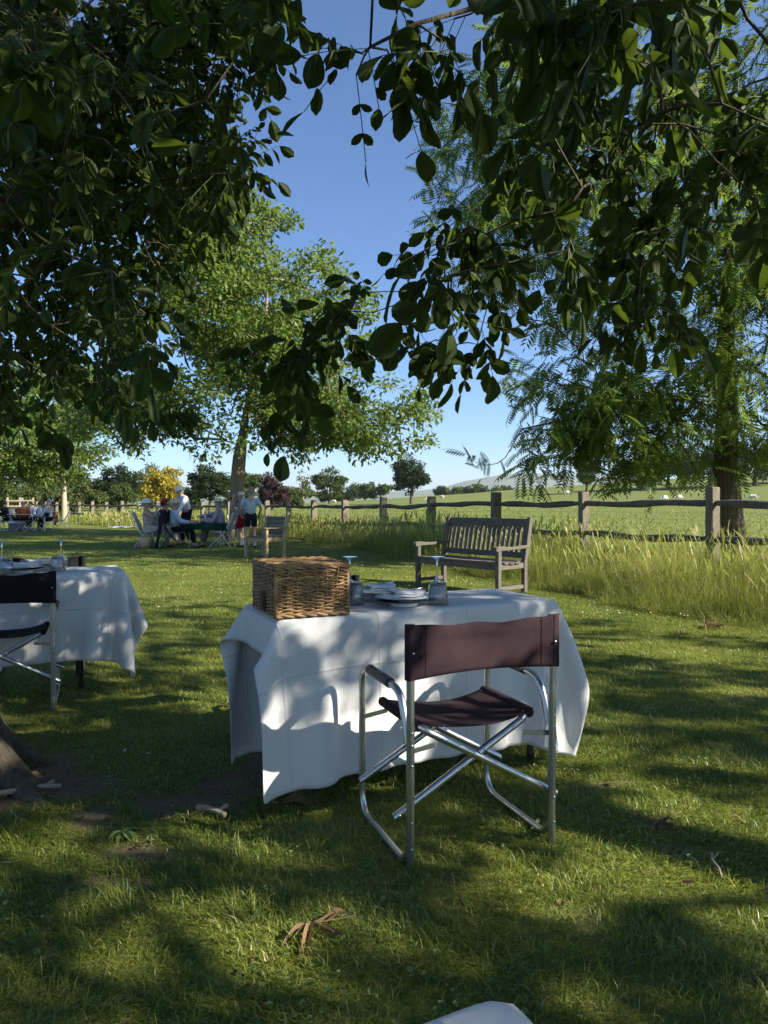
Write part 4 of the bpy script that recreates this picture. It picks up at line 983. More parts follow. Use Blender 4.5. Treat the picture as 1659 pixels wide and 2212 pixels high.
GT = MB().lathe([(.0005, .086), (.030, .085), (.0325, .078), (.0365, .04), (.0395, 0), (.0425, 0)], 104).lathe([(.0425, 0), (.0418, .012)], 104).lathe([(.0418, .012), (.0395, .04), (.0352, .085), (.0335, .094), (.030, .097), (.0005, .0965)], 104, rfun=rib)
GTo = GT.build('g', SMOKE, None, smooth='all'); GTM = GTo.data; bpy.data.objects.remove(GTo)
def wine(label, xy): o = obj('wine_glass', GWM); o.location = (*xy, TH+.0068); tag(o, label, 'wine glass'); return o
def tumbler(label, xy): o = obj('tumbler', GTM); o.location = (*xy, TH+.0068); tag(o, label, 'tumbler'); return o
setting('black-rimmed plates with white dish, near the canvas chair before the hamper table', 'white napkin on the hamper table plates nearest the aubergine chair', (.083, 3.01), A1)
setting('black-rimmed plates with white dish, far side of the hamper table', 'white napkin on the far-side plates of the hamper table', (-.035, 3.225), A1+.2)
tumbler('ribbed tumbler upside down beside the napkin plates, away from the hamper', (.232, 3.035)); wine('upturned stemmed wine glass behind the ribbed tumbler, away from the hamper', (.236, 3.155))
tumbler('ribbed tumbler upside down close against the wicker hamper', (-.128, 3.035)); wine('upturned stemmed wine glass close against the wicker hamper', (-.152, 3.15))
q = lambda x, d: ((x-CX)/F*d, d)
setting('black-rimmed plates on the hamperless table, near its black chair', 'white napkin on the hamperless table plates beside the black chair', q(48, 4.42), A1)
setting('black-rimmed plates on the hamperless table, far side', 'white napkin on the far-side plates of the hamperless table', q(75, 4.66), A1+.2)
tumbler('ribbed tumbler upside down on the hamperless table, towards the cloth corner', q(123, 4.50)); wine('upturned wine glass on the hamperless table, towards the cloth corner', q(131, 4.66))
tumbler('ribbed tumbler upside down on the hamperless table, furthest from its cloth corner', q(12, 4.33)); wine('upturned wine glass on the hamperless table, furthest from its cloth corner', q(3, 4.47))

# ------------------------------------------------------------------ bench and garden armchair
def wood(name, a, b, c, st): return pmat(name, a, b, scale=5, rough=.85, bmp=.7, bscale=26, bdist=.006, spec=.15, stretch=st, c3=c, obj_var=.14)
TEAK = {k: wood('weathered_teak_'+k, (.10, .088, .072), (.165, .148, .126), (.055, .047, .038), s) for k, s in (('x', (1, 9, 9)), ('y', (9, 1, 9)), ('z', (9, 9, 1)))}
OAK = {k: wood('new_oak_'+k, (.34, .24, .145), (.46, .34, .21), (.25, .165, .09), s) for k, s in (('x', (1, 9, 9)), ('y', (9, 1, 9)), ('z', (9, 9, 1)))}
def bench(label, loc, rz):
    t = thing('garden_bench', label, 'bench', loc, rz); L = 1.56; hx = L/2-.033; bw = .062
    rake = lambda z: .255+max(0, z-.42)*.22
    for s in (-1, 1):
        MB().box((s*hx, -.255, .29), (bw, bw, .58), b=.006).build('front_leg', TEAK['z'], t)
        poly = [(-.03, 0), (.03, 0), (.03, .42), (.03+.118, .975), (.03+.10, 1.0), (-.03+.125, 1.0), (-.03+.105, .975), (-.03, .42)]
        o = MB().prism([(y, z) for y, z in poly], -bw/2, bw/2).build('back_post', TEAK['z'], t, bevel=.004); o.matrix_local = Matrix.Translation((s*hx, .255, 0)) @ Matrix.Rotation(math.pi/2, 4, 'Z')
        arm = [(-.335, .585), (-.33, .62), (-.30, .637), (-.22, .640), (-.10, .628), (.02, .622), (.16, .632), (.33, .640), (.33, .60), (.1, .588), (-.2, .582), (-.31, .572)]
        o = MB().prism(arm, -.036, .036).build('armrest', TEAK['y'], t, bevel=.006); o.matrix_local = Matrix.Translation((s*hx, 0, 0)) @ Matrix.Rotation(math.pi/2, 4, 'Z')
        MB().box((s*hx, 0, .375), (.034, .45, .075), b=.004).build('side_rail', TEAK['y'], t)
        MB().box((s*hx, 0, .10), (.034, .45, .05), b=.004).build('side_stretcher', TEAK['y'], t)
    MB().box((0, -.255, .375), (L-.13, .030, .085), b=.004).build('front_apron', TEAK['x'], t)
    MB().box((0, .245, .375), (L-.13, .030, .085), b=.004).build('rear_apron', TEAK['x'], t)
    for k in range(5):
        y = -.245+.108*k; z = .428-.012*math.sin(math.pi*k/4)-.006*k/4
        MB().box((0, y, z), (L+.02 if k not in (0, 4) else L-.13, .088 if k < 4 else .055, .022), b=.004).build('seat_slat', TEAK['x'], t)
    M = Matrix.Rotation(-.215, 3, 'X')
    MB().box((0, rake(.93), .925), (L-.125, .036, .105), M, .004).build('top_rail', TEAK['x'], t)
    MB().box((0, rake(.50)+.004, .50), (L-.125, .034, .075), M, .004).build('lower_back_rail', TEAK['x'], t)
    n = 17
    for k in range(n):
        x = (k-(n-1)/2)*(L-.20)/(n-1)
        MB().beam((x, rake(.535)+.003, .535), (x, rake(.875)+.001, .875), .048, .015, up=(0, 1, 0), b=.002).build('back_slat', TEAK['z'], t)
    return t
bench('weathered grey wooden slatted bench at the edge of the tall grass', (1.16, 9.68, gz(1.16, 9.68)-.01), math.radians(-50.3))
def armchair(label, loc, rz):
    t = thing('garden_armchair', label, 'armchair', loc, rz); hw = .31; bw = .06
    for s in (-1, 1):
        MB().box((s*hw, -.25, .315), (.065, .065, .63), b=.006).build('front_leg', OAK['z'], t)
        poly = [(-.04, 0), (.04, 0), (.035, .40), (.10, .62), (.145, .87), (.135, .89), (.065, .89), (.03, .66), (-.045, .42)]
        o = MB().prism(poly, -bw/2, bw/2).build('back_post', OAK['z'], t, bevel=.005); o.matrix_local = Matrix.Translation((s*hw, .26, 0)) @ Matrix.Rotation(math.pi/2, 4, 'Z')
        MB().box((s*hw, -.01, .645), (.105, .64, .028), b=.005).build('armrest', OAK['y'], t)
        MB().box((s*hw, 0, .40), (.04, .46, .09), b=.004).build('side_rail', OAK['y'], t)
    MB().box((0, -.25, .40), (2*hw-.065, .035, .09), b=.004).build('front_apron', OAK['x'], t)
    for k in range(5): MB().box((0, -.235+.108*k, .455), (2*hw-.07 if k in (0, 4) else 2*hw+.03, .095, .022), b=.004).build('seat_slat', TEAK['x'], t)
    for k in range(4):
        z = .54+.10*k; MB().box((0, .275+(z-.42)*.24, z), (2*hw-.05, .024, .088), Matrix.Rotation(-.25, 3, 'X'), .004).build('back_slat', TEAK['x'], t)
    return t
armchair('chunky pale oak garden armchair between the picnic party and the bench', (-2.56, 15.25, gz(-2.56, 15.25)-.01), math.radians(-36.9))

# ------------------------------------------------------------------ rail fences
FPOST = wood('fence_oak_z', (.14, .12, .088), (.24, .205, .15), (.075, .062, .044), (7, 7, 1)); FRAIL = pmat('fence_rail_oak', (.10, .088, .07), (.17, .15, .12), scale=7, rough=.9, bmp=1, bscale=16, bdist=.03, spec=.15, c3=(.05, .045, .035))
WIRE = pmat('galvanised_wire', (.16, .165, .16), rough=.6, metal=.5)
def fence(name, label, pts, near):
    base = pts[0]; t = thing(name, label, 'fence', (*base, gz(*base)))
    o0 = np.array((*base, gz(*base)))
    rr = random.Random(4)
    for i, p in enumerate(pts):
        z = gz(*p); w = rr.uniform(.16, .19); h = rr.uniform(1.17, 1.24); a = math.atan2(-1.164, 2.31) if near else -.7
        M = Matrix.Rotation(-a*0+math.atan2(pts[min(i+1, len(pts)-1)][1]-pts[max(i-1, 0)][1], pts[min(i+1, len(pts)-1)][0]-pts[max(i-1, 0)][0]), 3, 'Z') @ Matrix.Rotation(rr.uniform(-.02, .02), 3, 'X')
        MB().box(np.array((*p, z+h/2-.15))-o0, (w*.72, w, h+.3), M, .012, .004).build('post', FPOST, t)
    for i in range(len(pts)-1):
        a = np.array((*pts[i], gz(*pts[i]))); b = np.array((*pts[i+1], gz(*pts[i+1])))
        for zz, r0 in ((.98, .052), (.47, .055)):
            n = 12; P = []; R = []; s1, s2, s3 = rr.uniform(0, 6), rr.uniform(0, 6), rr.uniform(-.035, .035)
            for k in range(n+1):
                u = k/n; q = a+(b-a)*u; e = math.sin(math.pi*u)
                q = q+np.array([.012*math.sin(u*5+s1), .012*math.cos(u*6+s2), zz+s3*e+.018*math.sin(u*7+s1)*e]); P.append(q-o0); R.append(r0*(.72+.28*min(1, 6*min(u, 1-u)))*(1+.14*math.sin(u*13+s2)+.07*math.sin(u*29+s1)))
            MB().tube(P, R, 8).build('rail', FRAIL, t, smooth='all')
        if near:
            m = MB(); off = np.array([.06, .03, 0])
            for zz in (.12, .27, .42, .58, .74, .84):
                m.tube([a+off+(0, 0, zz)-o0, (a+b)/2+off+(0, 0, zz-.012)-o0, b+off+(0, 0, zz)-o0], .0016, 3, False)
            if i < 7:
                nn = int(np.linalg.norm(b-a)/.15)
                for k in range(nn):
                    q = a+(b-a)*(k+.5)/nn+off-o0; m.tube([q+(0, 0, .05), q+(0, 0, .84)], .0012, 3, False)
            m.build('wire_netting', WIRE, t)
fence('rail_fence', 'rustic oak post-and-rail fence with wire netting beside the bench', FENCE, True)
fence('rail_fence', 'far post-and-rail fence running on behind the party and the pale young tree', FENCE2, False)

# tree guards, stump, sheep
def tree_guard(label, x, y, d):
    X = (x-CX)/F*d; t = thing('tree_guard', label, 'tree guard', (X, d, gz(X, d)), .4)
    m = pmat('pale_softwood', (.24, .20, .14), (.32, .27, .19), rough=.85) if 'pale_softwood' not in bpy.data.materials else bpy.data.materials['pale_softwood']
    for sx in (-1, 1):
        for sy in (-1, 1): MB().box((sx*.4, sy*.4, .7), (.09, .09, 1.7), b=.01).build('post', m, t)
    for z in (.45, .9, 1.3):
        for s in (-1, 1):
            MB().box((0, s*.46, z), (1.0, .03, .10), b=.006).build('rail', m, t); MB().box((s*.46, 0, z-.002), (.03, .86, .10), b=.006).build('rail', m, t)
tree_guard('square pale timber tree guard behind the people at the folding tables', 30, 1088, 52)
tree_guard('pale timber tree guard further off, near the first guard', 60, 1088, 60)
WOOL = pmat('wool', (.55, .50, .40), (.66, .62, .52), scale=12, rough=1, bmp=1, bscale=30, bdist=.05, spec=.05); SKINS = pmat('sheep_skin', (.06, .05, .045), rough=.8)
def skin(name, pts, edges, rad, mat, parent, sub=1, root=0):
    me = bpy.data.meshes.new(name); bm = bmesh.new(); sl = bm.verts.layers.skin.verify(); vs = []
    for i, (p, r) in enumerate(zip(pts, rad)):
        v = bm.verts.new([float(c) for c in p]); v[sl].radius = (r, r) if not isinstance(r, tuple) else r; v[sl].use_root = (i == root); vs.append(v)
    for a, b in edges: bm.edges.new((vs[a], vs[b]))
    bm.to_mesh(me); bm.free(); o = obj(name, me, mat, parent)
    k = o.modifiers.new('skin', 'SKIN'); k.use_smooth_shade = True
    if sub: s = o.modifiers.new('sub', 'SUBSURF'); s.levels = sub; s.render_levels = sub
    return o
def sheep(label, x, y, rz):
    g = ray_ground(x, y, 40, 300); t = thing('sheep', label, 'sheep', g, rz); s = 1.0
    P = [(-.42, 0, .58), (-.2, 0, .62), (.15, 0, .62), (.40, 0, .60), (.52, 0, .52), (.66, 0, .34), (.78, 0, .26)]; E = [(i, i+1) for i in range(6)]; R = [.20, .27, .27, .22, .13, .10, .06]
    for (bx, sy, kb) in ((.32, 1, 0), (.32, -1, 0), (-.34, 1, 1), (-.34, -1, 1)):
        n = len(P); b = 3 if bx > 0 else 0; P += [(bx, sy*.13, .42), (bx+(.0 if not kb else -.07), sy*.13, .24 if kb else .22), (bx+(.0 if not kb else -.02), sy*.13, .0)]; R += [.075, .05, .042]; E += [(b, n), (n, n+1), (n+1, n+2)]
    skin('body', P, E, R, WOOL, t, 1, 2)
    skin('face', [(.60, 0, .40), (.72, 0, .29), (.83, 0, .235)], [(0, 1), (1, 2)], [.09, .075, .05], SKINS, t, 1)
    for sy in (-1, 1): MB().add([(.60, sy*.07, .42), (.57, sy*.17, .44), (.54, sy*.15, .38), (.60, sy*.16, .40)], [(0, 1, 2), (0, 3, 1)]).build('ear', SKINS, t)
    skin('tail', [(-.58, 0, .62), (-.64, 0, .45), (-.62, 0, .33)], [(0, 1), (1, 2)], [.06, .05, .03], WOOL, t, 0)
    return t
for lab, x, y, rz in (('pale sheep grazing alone below the dark copse, nose toward the next sheep', 1435, 1083, .3), ('grazing sheep right beside another, below the dark copse', 1466, 1081, .1), ('sheep grazing just past the furrowed trunk', 1628, 1081, 2.8),
    ('sheep on the open pasture behind the bench', 955, 1077, 2.6), ('smaller looking sheep a little below another on the open pasture', 922, 1083, .5), ('sheep grazing near the fence line left of the bench', 722, 1087, 2.9), ('lone sheep higher on the slope near the hillside tree', 1225, 1068, .2)):
    sheep(lab, x, y, rz)
g = ray_ground(1402, 1065, 40, 300); st_ = thing('field_post', 'short dark post standing alone in the pasture', 'post', g)
MB().tube([(0, 0, -.3), (.02, 0, .5), (.05, .02, 1.15)], [.34, .30, .27], 10).build('shaft', FPOST, st_, smooth=True); MB().tube([(.05, .02, 1.15), (.05, .02, 1.22)], [.30, .26], 10).build('cap', FRAIL, st_, smooth=True)

# ------------------------------------------------------------------ small things on the lawn
DRY = leafmat('dry_leaf', (.11, .068, .036), (.20, .135, .075), (.2, .12, .05), tr=.15, rough=.8, spec=.15, veins=True)
def dry_leaf(label, x, y, n, L, rz=0, seed=0):
    r = np.random.default_rng(60+seed); g = ray_ground(x, y, 1.2, 30); t = thing('fallen_leaf', label, 'dead leaf', (g[0], g[1], g[2]+.012), rz)
    for k in range(n):
        V = LEAF_F[0].copy(); V[:, 1] *= .36; a = LEAF_F[3]; V[:, 2] = .16*np.abs(a)**1.5+.10*np.sin(V[:, 0]*5+k)+.03*k; V[:, 1] *= (1-.45*np.abs(a)); 
        an = -2.2+k*.75+r.normal(0, .15); Rz = np.array([[math.cos(an), -math.sin(an), 0], [math.sin(an), math.cos(an), 0], [0, 0, 1]])
        V = (V*L*r.uniform(.8, 1.1)) @ Rz.T
        o = obj('leaf_blade', arrmesh('leaf_blade', V, LEAF_F[1], {'tint': np.full(len(V), r.random()), 'au': LEAF_F[2], 'av': LEAF_F[3]}, smooth=True), DRY, t)
    MB().tube([(0, 0, .01), (.03*n, .02, .02), (.05, .04, .035)], .0016, 5).build('stalk', DRY, t)
dry_leaf('curled brown dead leaf with several lobes lying in the shaded foreground grass', 670, 2020, 4, .105, 0, 1)
dry_leaf('dark brown dead leaf cluster on the lawn at the foot of the tall grass', 1525, 1356, 5, .16, .5, 2)
dry_leaf('long buff dead leaf beside the cloth corner and grey table leg', 600, 1752, 1, .14, 2.3, 3)
dry_leaf('small dead leaf in the grass behind the aubergine chair', 985, 1950, 1, .055, 1.0, 4)
dry_leaf('dead leaf on shaded lawn beside the hamper table, past the chair', 1425, 1790, 4, .07, .3, 5)
TW = pmat('grey_twig', (.30, .25, .18), (.20, .16, .11), rough=.9)
def twig(label, x, y, pts, r):
    g = ray_ground(x, y, 1.2, 20); t = thing('fallen_twig', label, 'twig', (g[0], g[1], g[2]+.012), 0); MB().tube(pts, [r*(1-.4*i/len(pts)) for i in range(len(pts))], 6).build('stem', TW, t, smooth=True)
    m = pts[len(pts)//2]; MB().tube([m, (m[0]+.03, m[1]+.02, m[2]+.015)], r*.7, 5).build('side_shoot', TW, t, smooth=True)
twig('pale forked twig lying in the sunlit foreground grass', 1555, 1895, [(-.01, -.05, .0), (0, -.01, .012), (-.004, .03, .02), (.01, .06, .03)], .005)
twig('thick broken twig on bare soil by the cloth corner', 455, 1768, [(-.06, .03, .01), (-.02, .01, .018), (.03, -.02, .018), (.06, -.04, .012)], .013)
twig('grey stick lying at the foot of the root-flared trunk', 50, 1725, [(-.10, -.02, .01), (-.02, .0, .016), (.06, .04, .016), (.12, .06, .01)], .012)
WEED = leafmat('weed_leaf', (.10, .16, .04), (.17, .24, .07), (.16, .24, .05), tr=.3, rough=.5, veins=True)
wd_ = ray_ground(262, 1812, 1.2, 20); wt = thing('broadleaf_weed', 'small broad-leaved weed growing on the bare soil patch', 'weed', wd_)
for k in range(8):
    V = LEAF_F[0].copy(); V[:, 1] *= .46; V[:, 2] += .35*V[:, 0]-.5*V[:, 0]**2; an = k*.8; Rz = np.array([[math.cos(an), -math.sin(an), 0], [math.sin(an), math.cos(an), 0], [0, 0, 1]])
    V = (V*.065*random.uniform(.75, 1.15)) @ Rz.T; V[:, 2] += .012+.004*(k % 3); obj('leaf', arrmesh('leaf', V, LEAF_F[1], {'tint': np.full(len(V), random.random()), 'au': LEAF_F[2], 'av': LEAF_F[3]}, smooth=True), WEED, wt)
PET = pmat('daisy_petal', (.8, .8, .78), rough=.6); EYE = pmat('daisy_eye', (.7, .45, .03), rough=.7); STM = pmat('daisy_stem', (.10, .17, .04))
def daisy(label, x, y, s=1.0):
    g = ray_ground(x, y, 1.0, 30); t = thing('daisy', label, 'daisy', g, random.random()*6, 'daisies')
    MB().tube([(0, 0, -.01), (.004, 0, .03), (.002, .004, .05*s)], .0012, 5).build('stem', STM, t)
    m = MB()
    for k in range(12):
        a = k*math.tau/12; c_, s_ = math.cos(a), math.sin(a); r1_, r2_ = .003*s, .0125*s; wv = .0024*s
        m.add([(c_*r1_-s_*wv*.5, s_*r1_+c_*wv*.5, 0), (c_*r1_+s_*wv*.5, s_*r1_-c_*wv*.5, 0), (c_*r2_+s_*wv, s_*r2_-c_*wv, .002), (c_*r2_*1.08, s_*r2_*1.08, .001), (c_*r2_-s_*wv, s_*r2_+c_*wv, .002)], [(0, 1, 2, 3, 4)])
    o = m.build('petals', PET, t); o.location = (.002, .004, .05*s); o.rotation_euler = (random.uniform(.2, .6), 0, 0)
    e = MB().lathe([(.0042*s, 0), (.0036*s, .002), (.0002, .003)], 10).build('eye', EYE, t, smooth='all'); e.location = (.002, .004, .05*s); e.rotation_euler = o.rotation_euler
daisy('white daisy in the grass at the sunlit foreground edge', 12, 1912, 1.3)
for (x, y) in ((336, 1700), (265, 1640), (320, 1646), (132, 1600), (832, 1640)): daisy('small white daisy in the shaded grass near the tree roots', x, y, .7)
n = 1500; y = 7+RNG.random(n)**1.5*20; x = RNG.uniform(-.56, .5, n)*y; k = x < lawn_x(y)+.1; x, y = x[k], y[k]; k = fbm(x*.6, y*.6, 2) > .47; x, y = x[k], y[k]; m = len(x)
P = np.stack([x, y, hgt(x, y)+.045], -1); D = RNG.normal(0, 1, (m, 3)); D[:, 2] *= .2; o = scatter('clover_flowers', DIAMOND, P, frame(D, np.tile([[0, -.5, 1.0]], (m, 1))), np.full(m, .016), np.full(m, .016), RNG.random(m), pmat('clover_white', (.7, .7, .62), rough=.8), None)
tag(o, 'tiny white clover and daisy heads dotted across the distant lawn', 'flowers', kind='stuff')

# clover, leaf litter and crumbs on the worn turf
def litter(name, label, cat, n, x0, x1, y0, y1, keepf, L0, mat, zoff, flat=True):
    x = RNG.uniform(x0, x1, n); y = y0+RNG.random(n)**1.4*(y1-y0); k = keepf(x, y); x, y = x[k], y[k]; m = len(x)
    P = np.stack([x, y, hgt(x, y)+zoff*RNG.uniform(.6, 1.2, m)], -1); D = RNG.normal(0, 1, (m, 3)); D[:, 2] *= .3; N = RNG.normal(0, .35, (m, 3))+np.array([0, 0, 1.0])
    L = L0*RNG.uniform(.5, 1.4, m); o = scatter(name, LEAF_C, P, frame(D, N), L, L*RNG.uniform(.4, .9, m), RNG.random(m), mat, None); tag(o, label, cat, kind='stuff')
litter('clover_leaves', 'patches of small round clover leaves among the near lawn grass', 'clover', 9000, -2.2, 3.2, 1.1, 5.5, lambda x, y: (fbm(x*1.6+11, y*1.6, 2) > .56) & (np.abs(x) < .6*y+.2), .015, WEED, .034)
litter('leaf_litter', 'crumbs of dry leaf and bark scattered on bare soil and lawn', 'leaf litter', 9000, -2.4, 2.6, 1.1, 5.0, lambda x, y: (RNG.random(len(x)) < .03+.8*dirt(x, y)) & (np.abs(x) < .6*y+.3), .022, DRY, .012)
# ------------------------------------------------------------------ people
SK = pmat('skin', (.46, .27, .19), (.52, .31, .22), rough=.55, spec=.35); HAIRG = pmat('grey_hair', (.35, .34, .33), rough=.8); HAIRD = pmat('dark_hair', (.03, .022, .016), rough=.6)
EYED = pmat('eye_dark', (.02, .015, .012), rough=.3); LIP = pmat('lips', (.35, .13, .11), rough=.5)
def fab(name, c, c2=None, sc=10): return pmat(name, c, c2, scale=sc, rough=.9, bmp=.5, bscale=22, bdist=.02, spec=.1)
F_BLUE = fab('pale_blue_shirt', (.42, .53, .66)); F_WHITE = fab('white_shirt', (.66, .67, .70)); F_LAV = fab('lavender_jumper', (.36, .32, .38)); F_TEAL = fab('grey_teal_tee', (.24, .31, .30)); F_LB = fab('light_blue_shirt', (.44, .54, .58))
F_BLK = fab('black_cloth', (.012, .012, .014)); F_NAVY = fab('navy_cloth', (.018, .02, .035)); F_RED = fab('red_cloth', (.28, .012, .02)); F_CRM = fab('cream_dress', (.55, .50, .44), (.40, .34, .30), 30); F_GRY = fab('grey_trousers', (.16, .155, .15))
F_FLOR = fab('red_patterned_dress', (.42, .02, .02), (.55, .25, .06), 22); STRAW = pmat('straw', (.50, .38, .20), (.62, .50, .30), scale=40, rough=.8); PANAMA = pmat('panama_straw', (.60, .53, .40), rough=.8); WHAT = pmat('white_hat', (.70, .69, .63), (.55, .54, .5), scale=16, rough=.9)
BRHAT = pmat('brown_hat', (.26, .14, .06), (.34, .20, .09), rough=.9); SHOE = pmat('shoe', (.03, .028, .027), rough=.5); SOCK = pmat('white_sock', (.7, .7, .68), rough=.95); WRED = pmat('red_felt', (.40, .012, .025), rough=.85)
def ik(S, H, l1, l2, pole):
    S, H = Vector(S), Vector(H); d = H-S; L = min(d.length, (l1+l2)*.995); d.normalize(); a = (l1*l1-l2*l2+L*L)/(2*L); h = math.sqrt(max(0, l1*l1-a*a))
    p = Vector(pole); p = (p-d*p.dot(d)).normalized(); return S+d*a+p*h, S+d*L
def person(label, loc, face, seated=True, lean=.0, hands=None, feet=None, s=1.0, top=F_WHITE, sleeve='long', bottom=F_BLK, shorts=False, dress=False, hat=None, hair=HAIRG, head_yaw=0, nod=0, glasses=False, skirt=False, bow=False, socks=False, group=None, seat=.45):
    t = thing('person', label, 'person', loc, face, group); t.scale = (s, s, s)
    hz = seat+.09 if seated else .92
    hip = Vector((0, 0, hz)); cl, sl = math.cos(lean), math.sin(lean)
    up = lambda d, x=0: hip+Vector((sl*d+cl*x, 0, cl*d-sl*x))
    waist, chest, neck = up(.17), up(.36), up(.505); ny = nod+lean*.45
    hd = Vector((math.sin(ny), 0, math.cos(ny))); jaw = neck+hd*.058+Vector((.025, 0, 0)); skull = neck+hd*.125+Vector((.014, 0, 0)); crown = neck+hd*.19
    P = [hip, waist, chest, neck, jaw, skull, crown]; R = [(.145, .115), (.125, .10), (.16, .11), .056, .078, .100, .075]; E = [(0, 1), (1, 2), (2, 3), (3, 4), (4, 5), (5, 6)]
    fw = Vector((math.cos(head_yaw), math.sin(head_yaw), 0)); TP, TR, TE = [hip+Vector((0, 0, -.03)), waist, chest, neck-Vector((0, 0, .035))], [(.168, .142), (.162, .132), (.188, .135), .085], [(0, 1), (1, 2), (2, 3)]
    hands = hands or [(.32, -.2, seat+.16), (.32, .2, seat+.16)]
    for sy, H in zip((-1, 1), hands):
        S = up(.43)+Vector((0, sy*.185, 0)); el, H = ik(S, H, .29, .26, (-.4, sy*.5, -1.0)); d = (H-el).normalized()
        n = len(P); P += [S, el, H, H+d*.075]; R += [.055, .042, .030, (.036, .022)]; E += [(2, n), (n, n+1), (n+1, n+2), (n+2, n+3)]
        side = d.cross(Vector((0, 0, 1))); side = side.normalized() if side.length > .1 else Vector((0, 1, 0)); dn = d.cross(side).normalized()
        if dn.z > 0: dn = -dn
        for q in range(4):
            m = len(P); a = H+d*.11+side*(.024*(q-1.5)); P += [a, a+d*(.040-.005*abs(q-1.3))+dn*.022]; R += [.0095, .008]; E += [(n+3, m), (m, m+1)]
        m = len(P); a = H+d*.055+side*.040*(-1 if sy > 0 else 1); P += [a, a+d*.038+side*.012*(-1 if sy > 0 else 1)]; R += [.0105, .009]; E += [(n+2, m), (m, m+1)]
        k = len(TP)
        if sleeve == 'long': TP += [S, el, el+(H-el)*.9]; TR += [.078, .062, .047]; TE += [(2, k), (k, k+1), (k+1, k+2)]
        elif sleeve == 'short': TP += [S, S+(el-S)*.72]; TR += [.078, .072]; TE += [(2, k), (k, k+1)]
    feet = feet or ([(.50, -.10, .06), (.50, .10, .06)] if seated else [(.04, -.11, .06), (-.03, .11, .06)])
    BP, BR, BE = [hip+Vector((0, 0, .13)), hip], [(.14, .118), (.158, .13)], [(0, 1)]; ankles = []
    for sy, A_ in zip((-1, 1), feet):
        h2 = hip+Vector((.0, sy*.095, -.035)); kn, an = ik(h2, A_, .43, .43, (1, 0, .35)); ankles.append(an)
        n = len(P); P += [h2, kn, an, an+Vector((.13, 0, -.03))]; R += [.088, .058, .038, (.034, .022)]; E += [(0, n), (n, n+1), (n+1, n+2), (n+2, n+3)]
        k = len(BP); end = an+(kn-an)*.12 if not shorts else h2+(kn-h2)*.85
        if shorts: BP += [h2, end]; BR += [.105, .092]; BE += [(1, k), (k, k+1)]
        else: BP += [h2, kn, end]; BR += [.105, .080, .058]; BE += [(1, k), (k, k+1), (k+1, k+2)]
    skin('body', P, E, R, SK, t, 1, 0); skin('top', TP, TE, TR, top, t, 1, 0)
    if bottom is not None: skin('skirt' if dress else 'trousers', BP, BE, BR, bottom, t, 1, 0)
    # face
    fx = skull+fw*.083
    lat = Vector((-fw.y, fw.x, 0))
    for e in (-1, 1):
        o = MB().lathe([(.0001, -.008), (.007, -.005), (.0095, 0), (.007, .005), (.0001, .008)], 8).build('eye', EYED, t, smooth='all'); o.location = fx+lat*e*.031+Vector((0, 0, .004))-fw*.006
        o = MB().lathe([(.0001, -.03), (.011, -.018), (.014, .01), (.008, .03), (.0001, .034)], 8).build('ear', SK, t, smooth='all'); o.location = skull+lat*e*.084-fw*.005
    m = MB().add([fx+Vector((0, 0, .012))-fw*.004, fx+lat*.016-Vector((0, 0, .034)), fx-lat*.016-Vector((0, 0, .034)), fx+fw*.026-Vector((0, 0, .028))], [(0, 1, 3), (0, 3, 2), (1, 2, 3)]); m.build('nose', SK, t)
    MB().box(fx-Vector((0, 0, .058))-fw*.008, (.012, .042, .010), Matrix.Rotation(math.atan2(fw.y, fw.x), 3, 'Z'), .003).build('mouth', LIP, t)
    if glasses:
        g = MB()
        for e in (-1, 1): g.box(fx+lat*e*.032+fw*.004+Vector((0, 0, .004)), (.006, .05, .034), Matrix.Rotation(math.atan2(fw.y, fw.x), 3, 'Z'), .004)
        g.build('sunglasses', EYED, t)
    # hair cap: back and top of the head
    hp = MB().lathe([(.092, -.06), (.099, -.02), (.096, .03), (.075, .07), (.04, .09), (.0002, .096)], 14).build('hair', hair, t, smooth='all'); hp.location = skull-fw*.022+Vector((0, 0, .012)); hp.rotation_euler = (0, 0, 0)
    if hat:
        mt_, brim, ch, band = hat; tilt = Matrix.Rotation(ny*.8-.05, 4, 'Y') @ Matrix.Rotation(.06, 4, 'X')
        h = MB().lathe([(.096, 0), (brim*.7, -.008), (brim, .004), (brim+.001, .008), (brim*.7, .002), (.097, .012), (.095, ch*.6), (.082, ch*.95), (.055, ch), (.03, ch*.9), (.0002, ch*.88)], 24, rfun=lambda a, z: 1+.03*math.cos(2*a)).build('hat', mt_, t, smooth='all'); h.matrix_local = Matrix.Translation(skull+Vector((-.006, 0, .042))) @ Matrix.Rotation(head_yaw, 4, 'Z') @ tilt
        if band is not None: MB().lathe([(.0985, .008), (.0975, .034)], 24, rfun=lambda a, z: 1+.03*math.cos(2*a)).build('hat_band', band, h, smooth='all')
    for an, sy in zip(ankles, (-1, 1)):
        o = skin('shoe', [an+Vector((-.035, 0, -.025)), an+Vector((.05, 0, -.03)), an+Vector((.16, 0, -.038))], [(0, 1), (1, 2)], [.042, .046, .034], SHOE, t, 1)
        if socks: MB().tube([an+Vector((0, 0, -.01)), an+Vector((0, 0, .14))], [.045, .052], 10).build('sock', SOCK, t, smooth=True)
    if bow:
        b = MB(); c = neck+Vector((.075, 0, -.055))
        for e in (-1, 1): b.add([c, c+Vector((0, e*.055, .025)), c+Vector((.012, e*.05, 0)), c+Vector((0, e*.055, -.025))], [(0, 1, 2), (0, 2, 3)])
        b.build('bow_tie', F_BLK, t)
    return t
def at_px(x, d): X = (x-CX)/F*d; return (X, d, gz(X, d))
def toward(p, q): return math.atan2(q[1]-p[1], q[0]-p[0])

